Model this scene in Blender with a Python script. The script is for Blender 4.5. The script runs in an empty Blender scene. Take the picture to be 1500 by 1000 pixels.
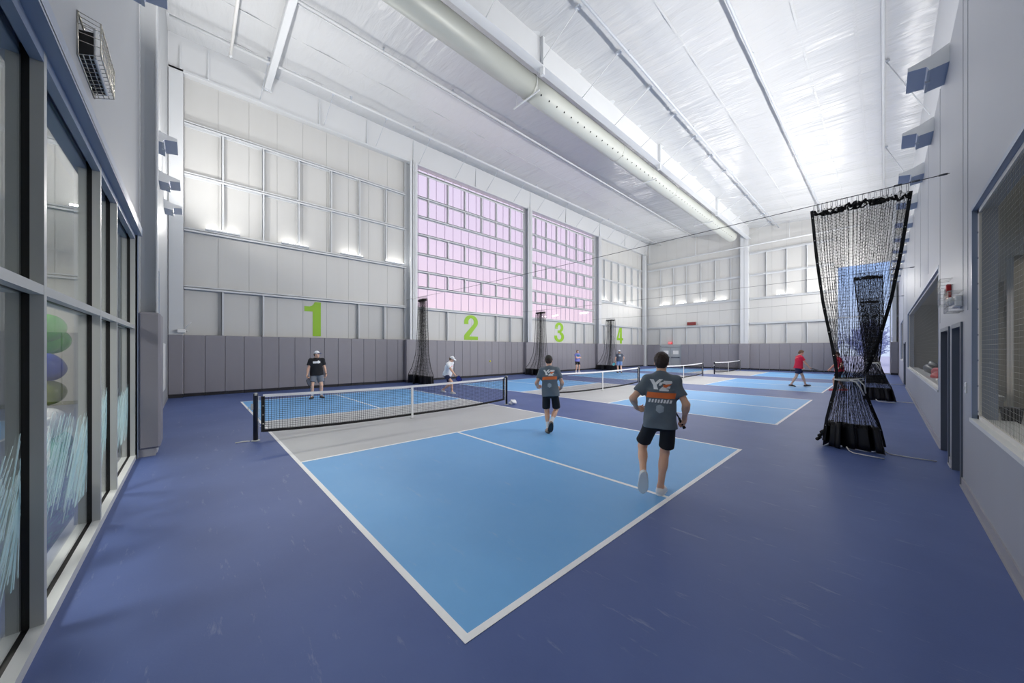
import bpy, math, random
import numpy as np
from mathutils import Vector, Matrix
from mathutils.bvhtree import BVHTree
R = math.radians
rnd = random.Random(7)
scn = bpy.context.scene
COL = scn.collection
EXPOSURE = 0.4

# ------------------------------------------------------------------ materials
def S(r, g, b):
    f = lambda c: (c/255/12.92) if c/255 <= .04045 else ((c/255+.055)/1.055)**2.4
    return (f(r), f(g), f(b), 1)

def mat(name, col, rough=.6, metal=0., spec=.5, noise=0., nscale=3., bump=0., bscale=20., stretch=None, bdist=.01):
    m = bpy.data.materials.new(name); m.use_nodes = True
    nt = m.node_tree; N = nt.nodes; L = nt.links
    p = N['Principled BSDF']
    p.inputs['Base Color'].default_value = col
    p.inputs['Roughness'].default_value = rough
    p.inputs['Metallic'].default_value = metal
    p.inputs['Specular IOR Level'].default_value = spec
    if noise or bump:
        tc = N.new('ShaderNodeTexCoord'); mp = N.new('ShaderNodeMapping')
        L.new(tc.outputs['Object'], mp.inputs['Vector'])
        if stretch: mp.inputs['Scale'].default_value = stretch
    if noise:
        n = N.new('ShaderNodeTexNoise'); n.inputs['Scale'].default_value = nscale; n.inputs['Detail'].default_value = 5
        L.new(mp.outputs['Vector'], n.inputs['Vector'])
        mr = N.new('ShaderNodeMapRange'); mr.inputs[1].default_value = .3; mr.inputs[2].default_value = .7
        mr.inputs[3].default_value = 1-noise; mr.inputs[4].default_value = 1+noise
        L.new(n.outputs['Fac'], mr.inputs[0])
        mx = N.new('ShaderNodeVectorMath'); mx.operation = 'SCALE'
        mx.inputs[0].default_value = col[:3]
        L.new(mr.outputs[0], mx.inputs['Scale'])
        L.new(mx.outputs[0], p.inputs['Base Color'])
    if bump:
        n2 = N.new('ShaderNodeTexNoise'); n2.inputs['Scale'].default_value = bscale; n2.inputs['Detail'].default_value = 4
        L.new(mp.outputs['Vector'], n2.inputs['Vector'])
        b = N.new('ShaderNodeBump'); b.inputs['Strength'].default_value = bump; b.inputs['Distance'].default_value = bdist
        L.new(n2.outputs['Fac'], b.inputs['Height']); L.new(b.outputs['Normal'], p.inputs['Normal'])
    return m

def floor_mat(name, col, col2):
    """painted acrylic floor: broad cloudy wear plus sparse pale scuffs"""
    m = mat(name, col, rough=.48, spec=.28, bump=.06, bscale=60)
    nt = m.node_tree; N = nt.nodes; L = nt.links; p = N['Principled BSDF']
    tc = N.new('ShaderNodeTexCoord')
    n = N.new('ShaderNodeTexNoise'); n.inputs['Scale'].default_value = .8; n.inputs['Detail'].default_value = 6; n.inputs['Roughness'].default_value = .6
    L.new(tc.outputs['Object'], n.inputs['Vector'])
    r = N.new('ShaderNodeValToRGB'); r.color_ramp.elements[0].position = .32; r.color_ramp.elements[0].color = col
    r.color_ramp.elements[1].position = .72; r.color_ramp.elements[1].color = col2
    L.new(n.outputs['Fac'], r.inputs['Fac'])
    mp = N.new('ShaderNodeMapping'); mp.inputs['Rotation'].default_value = (0, 0, .6); mp.inputs['Scale'].default_value = (.9, 4.5, 1)
    L.new(tc.outputs['Object'], mp.inputs['Vector'])
    s = N.new('ShaderNodeTexNoise'); s.inputs['Scale'].default_value = 2.2; s.inputs['Detail'].default_value = 8; s.inputs['Roughness'].default_value = .7
    L.new(mp.outputs['Vector'], s.inputs['Vector'])
    k = N.new('ShaderNodeMapRange'); k.inputs[1].default_value = .6; k.inputs[2].default_value = .8; k.inputs[3].default_value = 0; k.inputs[4].default_value = .4
    L.new(s.outputs['Fac'], k.inputs[0])
    x = N.new('ShaderNodeMix'); x.data_type = 'RGBA'
    L.new(k.outputs[0], x.inputs[0]); L.new(r.outputs['Color'], x.inputs[6]); x.inputs[7].default_value = S(200, 205, 218)
    L.new(x.outputs[2], p.inputs['Base Color'])
    return m

def emis(name, col, s):
    m = bpy.data.materials.new(name); m.use_nodes = True
    N = m.node_tree.nodes; N.remove(N['Principled BSDF'])
    e = N.new('ShaderNodeEmission'); e.inputs[0].default_value = col; e.inputs[1].default_value = s
    m.node_tree.links.new(e.outputs[0], N['Material Output'].inputs[0])
    return m

def glass_mat(name, tint, refl=1., ior=1.5, frost=None):
    m = bpy.data.materials.new(name); m.use_nodes = True
    nt = m.node_tree; N = nt.nodes; L = nt.links
    N.remove(N['Principled BSDF'])
    t = N.new('ShaderNodeBsdfTransparent'); t.inputs[0].default_value = tint
    g = N.new('ShaderNodeBsdfGlossy'); g.inputs['Roughness'].default_value = .01; g.inputs[0].default_value = (refl, refl, refl, 1)
    fr = N.new('ShaderNodeFresnel')
    ge = N.new('ShaderNodeNewGeometry'); mi = N.new('ShaderNodeMapRange')      # a pane reflects the same from either face
    mi.inputs[3].default_value = ior; mi.inputs[4].default_value = 1/ior
    L.new(ge.outputs['Backfacing'], mi.inputs[0]); L.new(mi.outputs[0], fr.inputs[0])
    mx = N.new('ShaderNodeMixShader'); L.new(fr.outputs[0], mx.inputs[0]); L.new(t.outputs[0], mx.inputs[1]); L.new(g.outputs[0], mx.inputs[2])
    out = mx
    if frost:
        tl = N.new('ShaderNodeBsdfTranslucent'); tl.inputs[0].default_value = frost[0]
        m2 = N.new('ShaderNodeMixShader'); m2.inputs[0].default_value = frost[1]
        L.new(mx.outputs[0], m2.inputs[1]); L.new(tl.outputs[0], m2.inputs[2]); out = m2
    L.new(out.outputs[0], N['Material Output'].inputs[0])
    return m

M = {}
M['floor'] = floor_mat('floor_dark_blue', S(80, 98, 150), S(91, 109, 161))
M['court'] = floor_mat('court_light_blue', S(114, 176, 231), S(124, 183, 235))
M['kitchen'] = floor_mat('kitchen_grey', S(192, 193, 195), S(200, 201, 202))
M['line'] = mat('line_white', S(252, 252, 252), .5, noise=.02, nscale=4)
M['pad'] = mat('pad_grey_vinyl', S(139, 137, 144), .5, noise=.02, nscale=3, bump=.05, bscale=14)
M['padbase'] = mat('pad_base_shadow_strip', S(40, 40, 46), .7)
M['panel'] = mat('white_wall_panel', S(200, 200, 198), .5, noise=.012, nscale=.8, stretch=(1, 4, .3), bump=.12, bscale=9, bdist=.004)
M['seam'] = mat('panel_seam', S(165, 166, 166), .7)
M['steel'] = mat('white_painted_steel', S(206, 209, 212), .4, noise=.012, nscale=1)
M['steel_shadow'] = mat('shaded_white_steel', S(188, 194, 203), .42)  # darker copy of the white steel, shade put into its colour
M['ceil'] = None
M['graywall'] = mat('right_grey_paint', S(168, 171, 177), .45, noise=.012, nscale=.7, stretch=(1, 3, .3))
M['graywall2'] = mat('side_grey_paint', S(170, 173, 176), .5, noise=.012, nscale=.7)
M['alum'] = mat('brushed_aluminium_frame', S(192, 194, 191), .42, metal=.0, noise=.015, nscale=4)
M['sill'] = mat('pale_sill', S(222, 224, 222), .4)
M['steelblue'] = mat('floor_tinted_header', S(140, 152, 172), .35)  # blue reflected from the floor is put into this colour
M['gasket'] = mat('black_gasket', S(16, 16, 18), .55)
M['black'] = mat('black_vinyl', S(24, 24, 28), .38, noise=.1, nscale=6, bump=.25, bscale=14)
M['cord'] = mat('black_cord', S(14, 14, 16), .7)
M['rope'] = mat('white_rope', S(228, 226, 220), .8, bump=.3, bscale=120)
M['post'] = mat('black_net_post', S(22, 27, 42), .35)
M['netband'] = mat('white_net_tape', S(236, 237, 239), .6, noise=.03, nscale=20)
M['chrome'] = mat('chrome_wire', S(205, 202, 192), .25, metal=.9)
M['green'] = mat('green_vinyl_number', S(142, 190, 22), .5, noise=.015)
M['duct'] = mat('duct_pale_fabric', S(182, 186, 181), .5, metal=.0, noise=.012, nscale=1)
M['ductmetal'] = mat('duct_sheet_metal', S(168, 172, 167), .42, metal=.1, noise=.02, nscale=1)
M['hole'] = mat('hole_black', S(20, 20, 20), .9)
M['fixtend'] = mat('uplight_lit_end_face', S(226, 228, 230), .4)  # light on the end faces is painted in as a paler colour
M['fixt'] = mat('uplight_shaded_body', S(172, 180, 198), .4)  # blue-grey paints in the underside's shade and floor reflection
M['lamp'] = emis('lamp_lens', (1, .97, .92, 1), 6)
M['striplamp'] = emis('strip_lens', (1, .98, .94, 1), 9)
M['glass'] = glass_mat('clear_glass', (.95, .97, .97, 1), ior=1.3)
M['poly'] = glass_mat('translucent_wall_panel', (.97, .96, .97, 1), ior=1.35, frost=((.9, .86, .9, 1), .06))
M['joint'] = mat('panel_joint_bar', S(186, 172, 196), .5)
M['door'] = mat('dark_grey_door', S(112, 116, 124), .4)
M['doorframe'] = mat('grey_door_frame', S(96, 104, 118), .38)
M['doorpale'] = mat('pale_grey_door', S(165, 170, 174), .45)
M['netwhite'] = mat('pale_net_cord', S(165, 165, 162), .7)
M['strip'] = mat('pale_net_border', S(214, 212, 206), .7, bump=.2, bscale=60)
M['tan'] = mat('tan_interior_wall', S(186, 184, 174), .6, noise=.012)
M['tanpanel'] = mat('tan_interior_panel', S(168, 164, 152), .6, noise=.012)
M['base'] = mat('grey_baseboard', S(158, 158, 164), .5)
M['red'] = mat('red_plastic', S(188, 22, 34), .45)
M['white'] = mat('white_plastic', S(232, 232, 230), .4)
M['darkred'] = mat('dark_red_panel', S(120, 40, 38), .5)
M['yellow'] = mat('yellow_ball', S(236, 226, 70), .5)
M['snow'] = mat('snowy_ground', S(214, 222, 236), .8, noise=.03)
M['cable'] = mat('steel_cable', S(96, 98, 102), .4, metal=.6)
def skinmat(n, c):
    m = mat(n, c, .5, noise=.03, nscale=14)
    m.node_tree.nodes['Principled BSDF'].inputs['Subsurface Weight'].default_value = .06
    m.node_tree.nodes['Principled BSDF'].inputs['Subsurface Radius'].default_value = (.02, .01, .006)
    return m
M['skin'] = skinmat('skin_tan', S(238, 188, 158)); M['skin2'] = skinmat('skin_pale', S(228, 184, 160))
M['hair'] = mat('hair_dark', S(52, 38, 32), .6, bump=.5, bscale=90, stretch=(1, 1, .25)); M['hair2'] = mat('hair_brown', S(112, 80, 56), .6, bump=.5, bscale=80)
def cloth(n, c): return mat(n, c, .8, noise=.05, nscale=9, bump=.25, bscale=30)
M['shirtgrey'] = cloth('cloth_slate', S(106, 118, 128)); M['black_c'] = cloth('cloth_black', S(26, 26, 31)); M['navy'] = cloth('cloth_navy', S(34, 42, 78))
M['white_c'] = cloth('cloth_white', S(236, 238, 242)); M['grey_c'] = cloth('cloth_grey', S(122, 128, 138)); M['red_c'] = cloth('cloth_red', S(222, 36, 72))
M['periwinkle'] = cloth('cloth_periwinkle', S(130, 132, 212)); M['teal'] = cloth('cloth_teal', S(46, 104, 128)); M['denim'] = cloth('cloth_light_blue', S(132, 156, 198))
M['charcoal'] = cloth('cloth_charcoal', S(72, 78, 92)); M['capdark'] = cloth('cap_green_grey', S(62, 62, 58)); M['capblue'] = cloth('cap_blue', S(66, 80, 130)); M['pinkc'] = cloth('cloth_coral', S(236, 110, 110))
M['orange'] = mat('print_orange', S(250, 128, 66), .7); M['printwhite'] = mat('print_white', S(250, 251, 252), .7); M['printpale'] = mat('print_faded', S(168, 180, 190), .7)
M['shoewhite'] = mat('shoe_white', S(232, 232, 234), .5); M['shoedark'] = mat('shoe_dark', S(52, 50, 54), .5); M['shoegrey'] = mat('shoe_grey', S(128, 120, 112), .5)
M['eye'] = mat('eye_dark', S(30, 24, 22), .3); M['blue'] = mat('paddle_blue', S(36, 48, 140), .4); M['tealp'] = mat('paddle_teal', S(70, 180, 190), .4)
M['lips'] = mat('lips', S(176, 104, 92), .5)
def ceil_mat():
    m = mat('white_roof_liner', S(198, 200, 202), .22, spec=.5)
    nt = m.node_tree; N = nt.nodes; L = nt.links; p = N['Principled BSDF']
    tc = N.new('ShaderNodeTexCoord'); mp = N.new('ShaderNodeMapping'); mp.inputs['Scale'].default_value = (.55, 2.6, 1)
    L.new(tc.outputs['Object'], mp.inputs['Vector'])
    n = N.new('ShaderNodeTexNoise'); n.inputs['Scale'].default_value = 1.6; n.inputs['Detail'].default_value = 3; n.inputs['Distortion'].default_value = .4
    L.new(mp.outputs['Vector'], n.inputs['Vector'])
    b = N.new('ShaderNodeBump'); b.inputs['Strength'].default_value = .6; b.inputs['Distance'].default_value = .07
    L.new(n.outputs['Fac'], b.inputs['Height']); L.new(b.outputs['Normal'], p.inputs['Normal'])
    return m
M['ceil'] = ceil_mat()
M['fascia'] = mat('eave_liner', S(208, 210, 212), .4, noise=.012, nscale=.6)

# ------------------------------------------------------------------ mesh helpers
def new_obj(name, me, parent=None):
    o = bpy.data.objects.new(name, me); COL.objects.link(o)
    if parent: o.parent = parent
    return o
def tag(o, label=None, cat=None, group=None, kind=None):
    if label: o['label'] = label
    if cat: o['category'] = cat
    if group: o['group'] = group
    if kind: o['kind'] = kind
    return o
def thing(name, label, cat, loc=(0, 0, 0), rz=0., group=None, kind=None):
    o = new_obj(name, None); o.location = loc; o.rotation_euler = (0, 0, rz); o.empty_display_size = .1
    return tag(o, label, cat, group, kind)
def copy_tree(o, parent=None):
    c = o.copy(); COL.objects.link(c); c.parent = parent
    for ch in list(o.children): copy_tree(ch, c)
    return c

class MB:
    def __init__(s): s.v = []; s.f = []; s.m = []; s.sm = []
    def add(s, V, F, mi=0, sm=False):
        b = len(s.v); s.v.extend(tuple(map(float, p)) for p in V)
        for f in F: s.f.append(tuple(b+i for i in f)); s.m.append(mi); s.sm.append(sm)
        return s
    def box(s, x0, x1, y0, y1, z0, z1, mi=0):
        if x0 > x1: x0, x1 = x1, x0
        if y0 > y1: y0, y1 = y1, y0
        if z0 > z1: z0, z1 = z1, z0
        V = [(x, y, z) for x in (x0, x1) for y in (y0, y1) for z in (z0, z1)]
        return s.add(V, [(0, 1, 3, 2), (4, 6, 7, 5), (0, 4, 5, 1), (2, 3, 7, 6), (0, 2, 6, 4), (1, 5, 7, 3)], mi)
    def cbox(s, x0, x1, y0, y1, z0, z1, c=.01, mi=0):
        """box with its vertical and horizontal edges chamfered by c"""
        if x0 > x1: x0, x1 = x1, x0
        if y0 > y1: y0, y1 = y1, y0
        if z0 > z1: z0, z1 = z1, z0
        lo = (x0, y0, z0); hi = (x1, y1, z1); V = []; idx = {}
        for sx in (0, 1):
            for sy in (0, 1):
                for sz in (0, 1):
                    for ax in range(3):
                        p = []
                        for i, q in enumerate((sx, sy, sz)):
                            e = hi[i] if q else lo[i]
                            if i != ax: e += -c if q else c
                            p.append(e)
                        idx[(sx, sy, sz, ax)] = len(V); V.append(p)
        F = []
        for ax in range(3):
            o = [i for i in range(3) if i != ax]
            for q in (0, 1):
                r = []
                for a, b in ((0, 0), (1, 0), (1, 1), (0, 1)):
                    k = [0, 0, 0]; k[ax] = q; k[o[0]] = a; k[o[1]] = b; r.append(idx[(k[0], k[1], k[2], ax)])
                F.append(r)
        for ax in range(3):
            o = [i for i in range(3) if i != ax]
            for a in (0, 1):
                for b in (0, 1):
                    k0 = [0, 0, 0]; k0[o[0]] = a; k0[o[1]] = b; k1 = list(k0); k1[ax] = 1
                    F.append([idx[(*k0, o[0])], idx[(*k0, o[1])], idx[(*k1, o[1])], idx[(*k1, o[0])]])
        for sx in (0, 1):
            for sy in (0, 1):
                for sz in (0, 1): F.append([idx[(sx, sy, sz, a)] for a in range(3)])
        return s.add(V, F, mi)
    def tube(s, pts, r, n=8, mi=0, sm=True, cap=True, closed=False):
        pts = [Vector(p) for p in pts]; rs = r if isinstance(r, (list, tuple)) else [r]*len(pts)
        V = []; F = []; u = None; K = len(pts)
        for i, p in enumerate(pts):
            a = pts[i-1] if (i > 0 or closed) else p; b = pts[(i+1) % K] if (i < K-1 or closed) else p
            t = (b-a).normalized() if (b-a).length > 1e-9 else Vector((0, 0, 1))
            if u is None:
                u = t.orthogonal().normalized()
            else:
                u = u - t*u.dot(t)
                u = u.normalized() if u.length > 1e-6 else t.orthogonal().normalized()
            w = t.cross(u)
            for k in range(n):
                an = 2*math.pi*(k+.5)/n; V.append(p+(u*math.cos(an)+w*math.sin(an))*rs[i])
        for i in range(K if closed else K-1):
            j = (i+1) % K
            for k in range(n):
                l = (k+1) % n; F.append((i*n+k, i*n+l, j*n+l, j*n+k))
        if cap and not closed:
            F.append(tuple(range(n))[::-1]); F.append(tuple((K-1)*n+k for k in range(n)))
        return s.add(V, F, mi, sm)
    def bar(s, p, q, w, h=None, mi=0):
        """rectangular bar from p to q, w wide sideways and h tall"""
        p = Vector(p); q = Vector(q); h = h or w; t = (q-p).normalized()
        z = Vector((0, 0, 1)) if abs(t.z) < .95 else Vector((0, 1, 0))
        a = t.cross(z).normalized(); b = a.cross(t)
        V = [e+a*sa*w/2+b*sb*h/2 for e in (p, q) for sa, sb in ((-1, -1), (1, -1), (1, 1), (-1, 1))]
        return s.add(V, [(3, 2, 1, 0), (4, 5, 6, 7), (0, 1, 5, 4), (1, 2, 6, 5), (2, 3, 7, 6), (3, 0, 4, 7)], mi)
    def prism(s, poly, ext, mi=0):
        """poly: list of 3-D points (planar); extruded by vector ext"""
        n = len(poly); e = Vector(ext); V = [Vector(p) for p in poly]+[Vector(p)+e for p in poly]
        F = [tuple(range(n))[::-1], tuple(range(n, 2*n))]+[(i, (i+1) % n, n+(i+1) % n, n+i) for i in range(n)]
        return s.add(V, F, mi)
    def lathe(s, prof, n=24, c=(0, 0, 0), mi=0, sm=True):
        V = []; F = []; K = len(prof)
        for r, z in prof:
            for k in range(n):
                a = 2*math.pi*k/n; V.append((c[0]+r*math.cos(a), c[1]+r*math.sin(a), c[2]+z))
        for i in range(K-1):
            for k in range(n):
                l = (k+1) % n; F.append((i*n+k, i*n+l, (i+1)*n+l, (i+1)*n+k))
        F.append(tuple(range(n))[::-1]); F.append(tuple((K-1)*n+k for k in range(n)))
        return s.add(V, F, mi, sm)
    def build(s, name, mats, parent=None, offset=None):
        me = bpy.data.meshes.new(name)
        V = s.v if offset is None else [(a-offset[0], b-offset[1], c-offset[2]) for a, b, c in s.v]
        me.from_pydata(V, [], s.f)
        for m in (mats if isinstance(mats, (list, tuple)) else [mats]): me.materials.append(m)
        if len(s.f):
            me.polygons.foreach_set('material_index', s.m); me.polygons.foreach_set('use_smooth', s.sm)
        me.validate(); me.update()
        import bmesh
        bm = bmesh.new(); bm.from_mesh(me); bmesh.ops.recalc_face_normals(bm, faces=bm.faces); bm.to_mesh(me); bm.free()
        return new_obj(name, me, parent)
def np_mesh(name, V, F, m, parent=None, smooth=True, mats=None, midx=None):
    V = np.asarray(V, dtype=np.float32); F = np.asarray(F, dtype=np.int32); k = F.shape[1]
    me = bpy.data.meshes.new(name)
    me.vertices.add(len(V)); me.vertices.foreach_set('co', V.ravel())
    me.loops.add(F.size); me.loops.foreach_set('vertex_index', F.ravel())
    me.polygons.add(len(F)); me.polygons.foreach_set('loop_start', np.arange(0, F.size, k, dtype=np.int32))
    me.polygons.foreach_set('loop_total', np.full(len(F), k, dtype=np.int32))
    me.polygons.foreach_set('use_smooth', np.full(len(F), smooth))
    for q in (mats or [m]): me.materials.append(q)
    if midx is not None: me.polygons.foreach_set('material_index', np.asarray(midx, dtype=np.int32))
    me.update(calc_edges=True); me.validate()
    return new_obj(name, me, parent)
def cords(segA, segB, r, n=3):
    """many straight cord pieces as thin n-sided tubes (numpy)"""
    A = np.asarray(segA, float); B = np.asarray(segB, float); T = B-A
    ln = np.linalg.norm(T, axis=1, keepdims=True); T = T/np.maximum(ln, 1e-9)
    ref = np.where(np.abs(T[:, 2:3]) < .8, np.array([[0, 0, 1.]]), np.array([[0, 1., 0]]))
    U = np.cross(T, ref); U /= np.linalg.norm(U, axis=1, keepdims=True); W = np.cross(T, U)
    K = len(A); V = np.zeros((K, 2, n, 3))
    for k in range(n):
        a = 2*math.pi*k/n; d = (U*math.cos(a)+W*math.sin(a))*r
        V[:, 0, k] = A+d; V[:, 1, k] = B+d
    base = (np.arange(K)*2*n)[:, None]; F = []
    for k in range(n):
        l = (k+1) % n; F.append(np.concatenate([base+k, base+l, base+n+l, base+n+k], 1))
    return V.reshape(-1, 3), np.concatenate(F, 0)

def light(name, loc, size, power, rot, parent=None, sy=None, col=(1, .985, .96), spread=180):
    l = bpy.data.lights.new(name, 'AREA'); l.shape = 'RECTANGLE'; l.size = size; l.size_y = sy or size; l.energy = power; l.color = col
    l.spread = R(spread)
    o = bpy.data.objects.new(name, l); COL.objects.link(o); o.location = loc; o.rotation_euler = rot
    if parent: o.parent = parent
    return o
ORD = ['first', 'second', 'third', 'fourth', 'fifth', 'sixth', 'seventh', 'eighth', 'ninth', 'tenth', 'eleventh', 'twelfth', 'thirteenth', 'fourteenth', 'fifteenth', 'sixteenth']
def nth(i):
    if i < 16: return ORD[i]
    n = i+1
    return f"{n}{'th' if 10 <= n % 100 <= 20 else {1: 'st', 2: 'nd', 3: 'rd'}.get(n % 10, 'th')}"
# ------------------------------------------------------------------ camera, world
cd = bpy.data.cameras.new('camera'); cam = bpy.data.objects.new('camera', cd); COL.objects.link(cam)
F_PX, YAW = 505.094, -.8270
cam.location = (1.7374, -1.2313, 1.8027); cam.rotation_euler = (R(90), 0, -YAW)
cd.sensor_width = 36; cd.lens = F_PX*36/1500; cd.shift_x = 3.88/1500; cd.shift_y = 12.334/1500; cd.clip_start = .02; cd.clip_end = 500
scn.camera = cam

XW, YF, XR, YG = -16.75, 36.5, 2.447, -1.92     # numbered wall panel, far wall panel, right wall face, side wall face
def ceil_z(x): return 13.75-.075*(x+16.4)

w = bpy.data.worlds.new('sky'); scn.world = w; w.use_nodes = True
nt = w.node_tree; N = nt.nodes; L = nt.links; N.clear()
tc = N.new('ShaderNodeTexCoord'); sep = N.new('ShaderNodeSeparateXYZ'); L.new(tc.outputs['Generated'], sep.inputs[0])
def ramp(els):
    r = N.new('ShaderNodeValToRGB'); cr = r.color_ramp
    while len(cr.elements) < len(els): cr.elements.new(.5)
    for e, (p, c) in zip(cr.elements, els): e.position = p; e.color = c
    return r
west = ramp([(.0, S(240, 216, 229)), (.12, S(236, 214, 231)), (.3, S(226, 212, 236)), (.5, S(218, 210, 237))])
north = ramp([(.0, S(206, 216, 244)), (.08, S(196, 212, 250)), (.22, S(150, 190, 255)), (.6, S(120, 170, 250))])
L.new(sep.outputs['Z'], west.inputs['Fac']); L.new(sep.outputs['Z'], north.inputs['Fac'])
mr = N.new('ShaderNodeMapRange'); mr.inputs[1].default_value = .86; mr.inputs[2].default_value = .99
L.new(sep.outputs['Y'], mr.inputs[0])
mx = N.new('ShaderNodeMix'); mx.data_type = 'RGBA'
L.new(mr.outputs[0], mx.inputs[0]); L.new(west.outputs[0], mx.inputs[6]); L.new(north.outputs[0], mx.inputs[7])
bg = N.new('ShaderNodeBackground'); bg.inputs[1].default_value = .92
L.new(mx.outputs[2], bg.inputs[0]); wo = N.new('ShaderNodeOutputWorld'); L.new(bg.outputs[0], wo.inputs[0])

# ------------------------------------------------------------------ floor and courts
fl = MB(); fl.box(-17.3, 3.0, -8.6, 37.2, -.2, 0); floor = tag(fl.build('floor', M['floor']), kind='structure', label='dark blue painted sports floor')
CL, CW = 13.41, 6.096
GAP = 9.1
t0, t1, t2 = .002, .003, .004
for i in range(4):
    y0 = i*GAP
    c = MB(); c.box(-4.572, 0, y0, y0+CW, -.01, t0); c.box(-CL, -CL+4.572, y0, y0+CW, -.01, t0)
    court = c.build('pickleball_court', M['court'], floor); court['label'] = f'light blue pickleball court marked out, {ORD[i]} from the camera'
    k = MB(); k.box(-CL+4.572, -4.572, y0, y0+CW, -.01, t0); q = k.build('non_volley_zone', M['kitchen'], court); q['label'] = 'grey zone both sides of the net'
    lw = .0508*1.1
    def ln(nm, x0, x1, ya, yb):
        b = MB(); b.box(x0, x1, ya, yb, -.005, t1); b.build(nm, M['line'], court)
    ya, yb = y0+lw, y0+CW-lw
    ln('baseline', -lw, 0, ya, yb); ln('baseline', -CL, -CL+lw, ya, yb)
    ln('sideline', -CL, 0, y0, y0+lw); ln('sideline', -CL, 0, y0+CW-lw, y0+CW)
    ln('kitchen_line', -4.572-lw, -4.572, ya, yb); ln('kitchen_line', -CL+4.572, -CL+4.572+lw, ya, yb)
    ln('centerline', -4.572, -lw, y0+CW/2-lw/2, y0+CW/2+lw/2); ln('centerline', -CL+lw, -CL+4.572, y0+CW/2-lw/2, y0+CW/2+lw/2)

# ------------------------------------------------------------------ numbered wall (wall_left)
GZ = [4.25, 6.5, 8.65, 10.62]; ZT = 12.42; PADZ = 2.38
COLY = [-1.68, 7.92, 17.38, 26.8, 36.1]
XG = -16.55        # front of girts
def seamed_panel(mb, axis, fixed, a0, a1, z0, z1, start, step, gap=.012, thick=.08, mi=0, mseam=1):
    """wall sheet split in vertical boards with narrow seams"""
    a = a0; e = start
    while e <= a0+.02: e += step
    while a < a1-1e-6:
        b = min(e, a1)
        if axis == 'x': mb.box(fixed-thick, fixed, a+gap/2, b-gap/2, z0, z1, mi)
        else: mb.box(a+gap/2, b-gap/2, fixed, fixed+thick, z0, z1, mi)
        a = b; e += step
    if axis == 'x': mb.box(fixed-thick-.02, fixed-.012, a0, a1, z0, z1, mseam)
    else: mb.box(a0, a1, fixed+.012, fixed+thick+.02, z0, z1, mseam)
pw = MB()
seamed_panel(pw, 'x', XW, -2.0, COLY[1]+.1, 0, 13.9, -1.46, 1.015)
seamed_panel(pw, 'x', XW, COLY[1]+.1, COLY[3]+.1, 0, GZ[0], 8.7, 1.22)
seamed_panel(pw, 'x', XW, COLY[1]+.1, COLY[3]+.1, ZT+.02, 13.9, 8.7, 1.22)
seamed_panel(pw, 'x', XW, COLY[3]+.1, 37.0, 0, 13.9, 26.9, 1.015)
wall_left = tag(pw.build('wall_left', [M['panel'], M['seam']]), kind='structure', label='white panelled wall with green court numbers')
def girt_y(z, y0, y1, parent, h=.2, lip=.03):
    g = MB(); g.box(XW, XG, y0, y1, z-.012, z+.012); g.box(XG-.012, XG, y0, y1, z-.012, z+lip+.03); g.box(XG-.012, XG, y0, y1, z-h*.42, z-.012) ; g.box(XW, XW+.02, y0, y1, z-h*.5, z+.012)
    g.build('girt', M['steel'], parent)
for b in range(4):
    y0, y1 = COLY[b]+.22, COLY[b+1]-.24
    for z in GZ:
        if b in (1, 2) and z > 4.3: continue
        girt_y(z, y0, y1, wall_left)
def stud_y(y, z0, z1, parent, w=.07, x1=XG-.02):
    g = MB(); g.box(XW, x1, y-.008, y+.008, z0, z1); g.box(x1-.015, x1, y-.008, y+w, z0, z1); g.build('stud', M['steel'], parent)
for b in (0, 3):
    o = COLY[b]-COLY[0]
    for y in (-.34, 1.02, 2.37, 3.75, 5.1, 6.48):
        for z0, z1 in ((GZ[1], GZ[2]), (GZ[2], GZ[3])): stud_y(y+o, z0, z1, wall_left)
    for y in (-.34, 1.02, 5.06, 6.42): stud_y(y+o, PADZ-.1, GZ[0], wall_left)
for y in (10.4, 14.4, 15.74, 23.6, 24.88): stud_y(y, PADZ-.1, GZ[0], wall_left)
fa = MB()      # eave band above the wall, a little forward of the panels
fa.prism([(-16.36, 0, ZT), (-16.28, 0, ceil_z(-16.3)+.2), (-16.8, 0, ceil_z(-16.3)+.2), (-16.8, 0, ZT+.02)], (0, 39, 0))
for v in range(len(fa.v)): fa.v[v] = (fa.v[v][0], fa.v[v][1]-2.2, fa.v[v][2])
fas = tag(fa.build('trim_1', M['fascia']), kind='structure', label='pale eave band above the numbered wall')
for y in (-1.55, -.75, 3.2, 5.4, 8.0, 12.4, 17.5, 21.8, 26.9, 31.5):
    b = MB(); b.box(-16.34, -16.27, y-.03, y+.03, ZT+.02, 13.62 if y not in (-1.55,) else 13.3); b.build('strap', M['steel'], fas)
ed = MB(); ed.box(-16.42, -16.3, -2, 36.5, ZT-.05, ZT+.03); ed.build('edge_angle', M['steel'], fas)

# steel columns along the numbered wall
for i, y in enumerate(COLY):
    c = MB(); f0, f1 = -16.68, -16.24
    hw = .17 if i in (1, 2, 3) else .2
    if i in (1, 2, 3):
        c.box(f1-.02, f1, y-.02, y+hw+.12, 0, ZT+.02); c.box(f0, f0+.02, y-.3, y+hw, 0, ZT+.02); c.box(f0, f1, y+.12, y+.14, 0, ZT+.02); c.box(f1-.02, f1, y-.16, y+.02, 0, ZT+.02)
    else:
        c.box(-16.62, -16.3, y-.2, y+.2, 0, ZT+.02)
    tag(c.build('column', M['steel']), kind='structure', label=f'white steel column, {ORD[i]} along the numbered wall')

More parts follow.
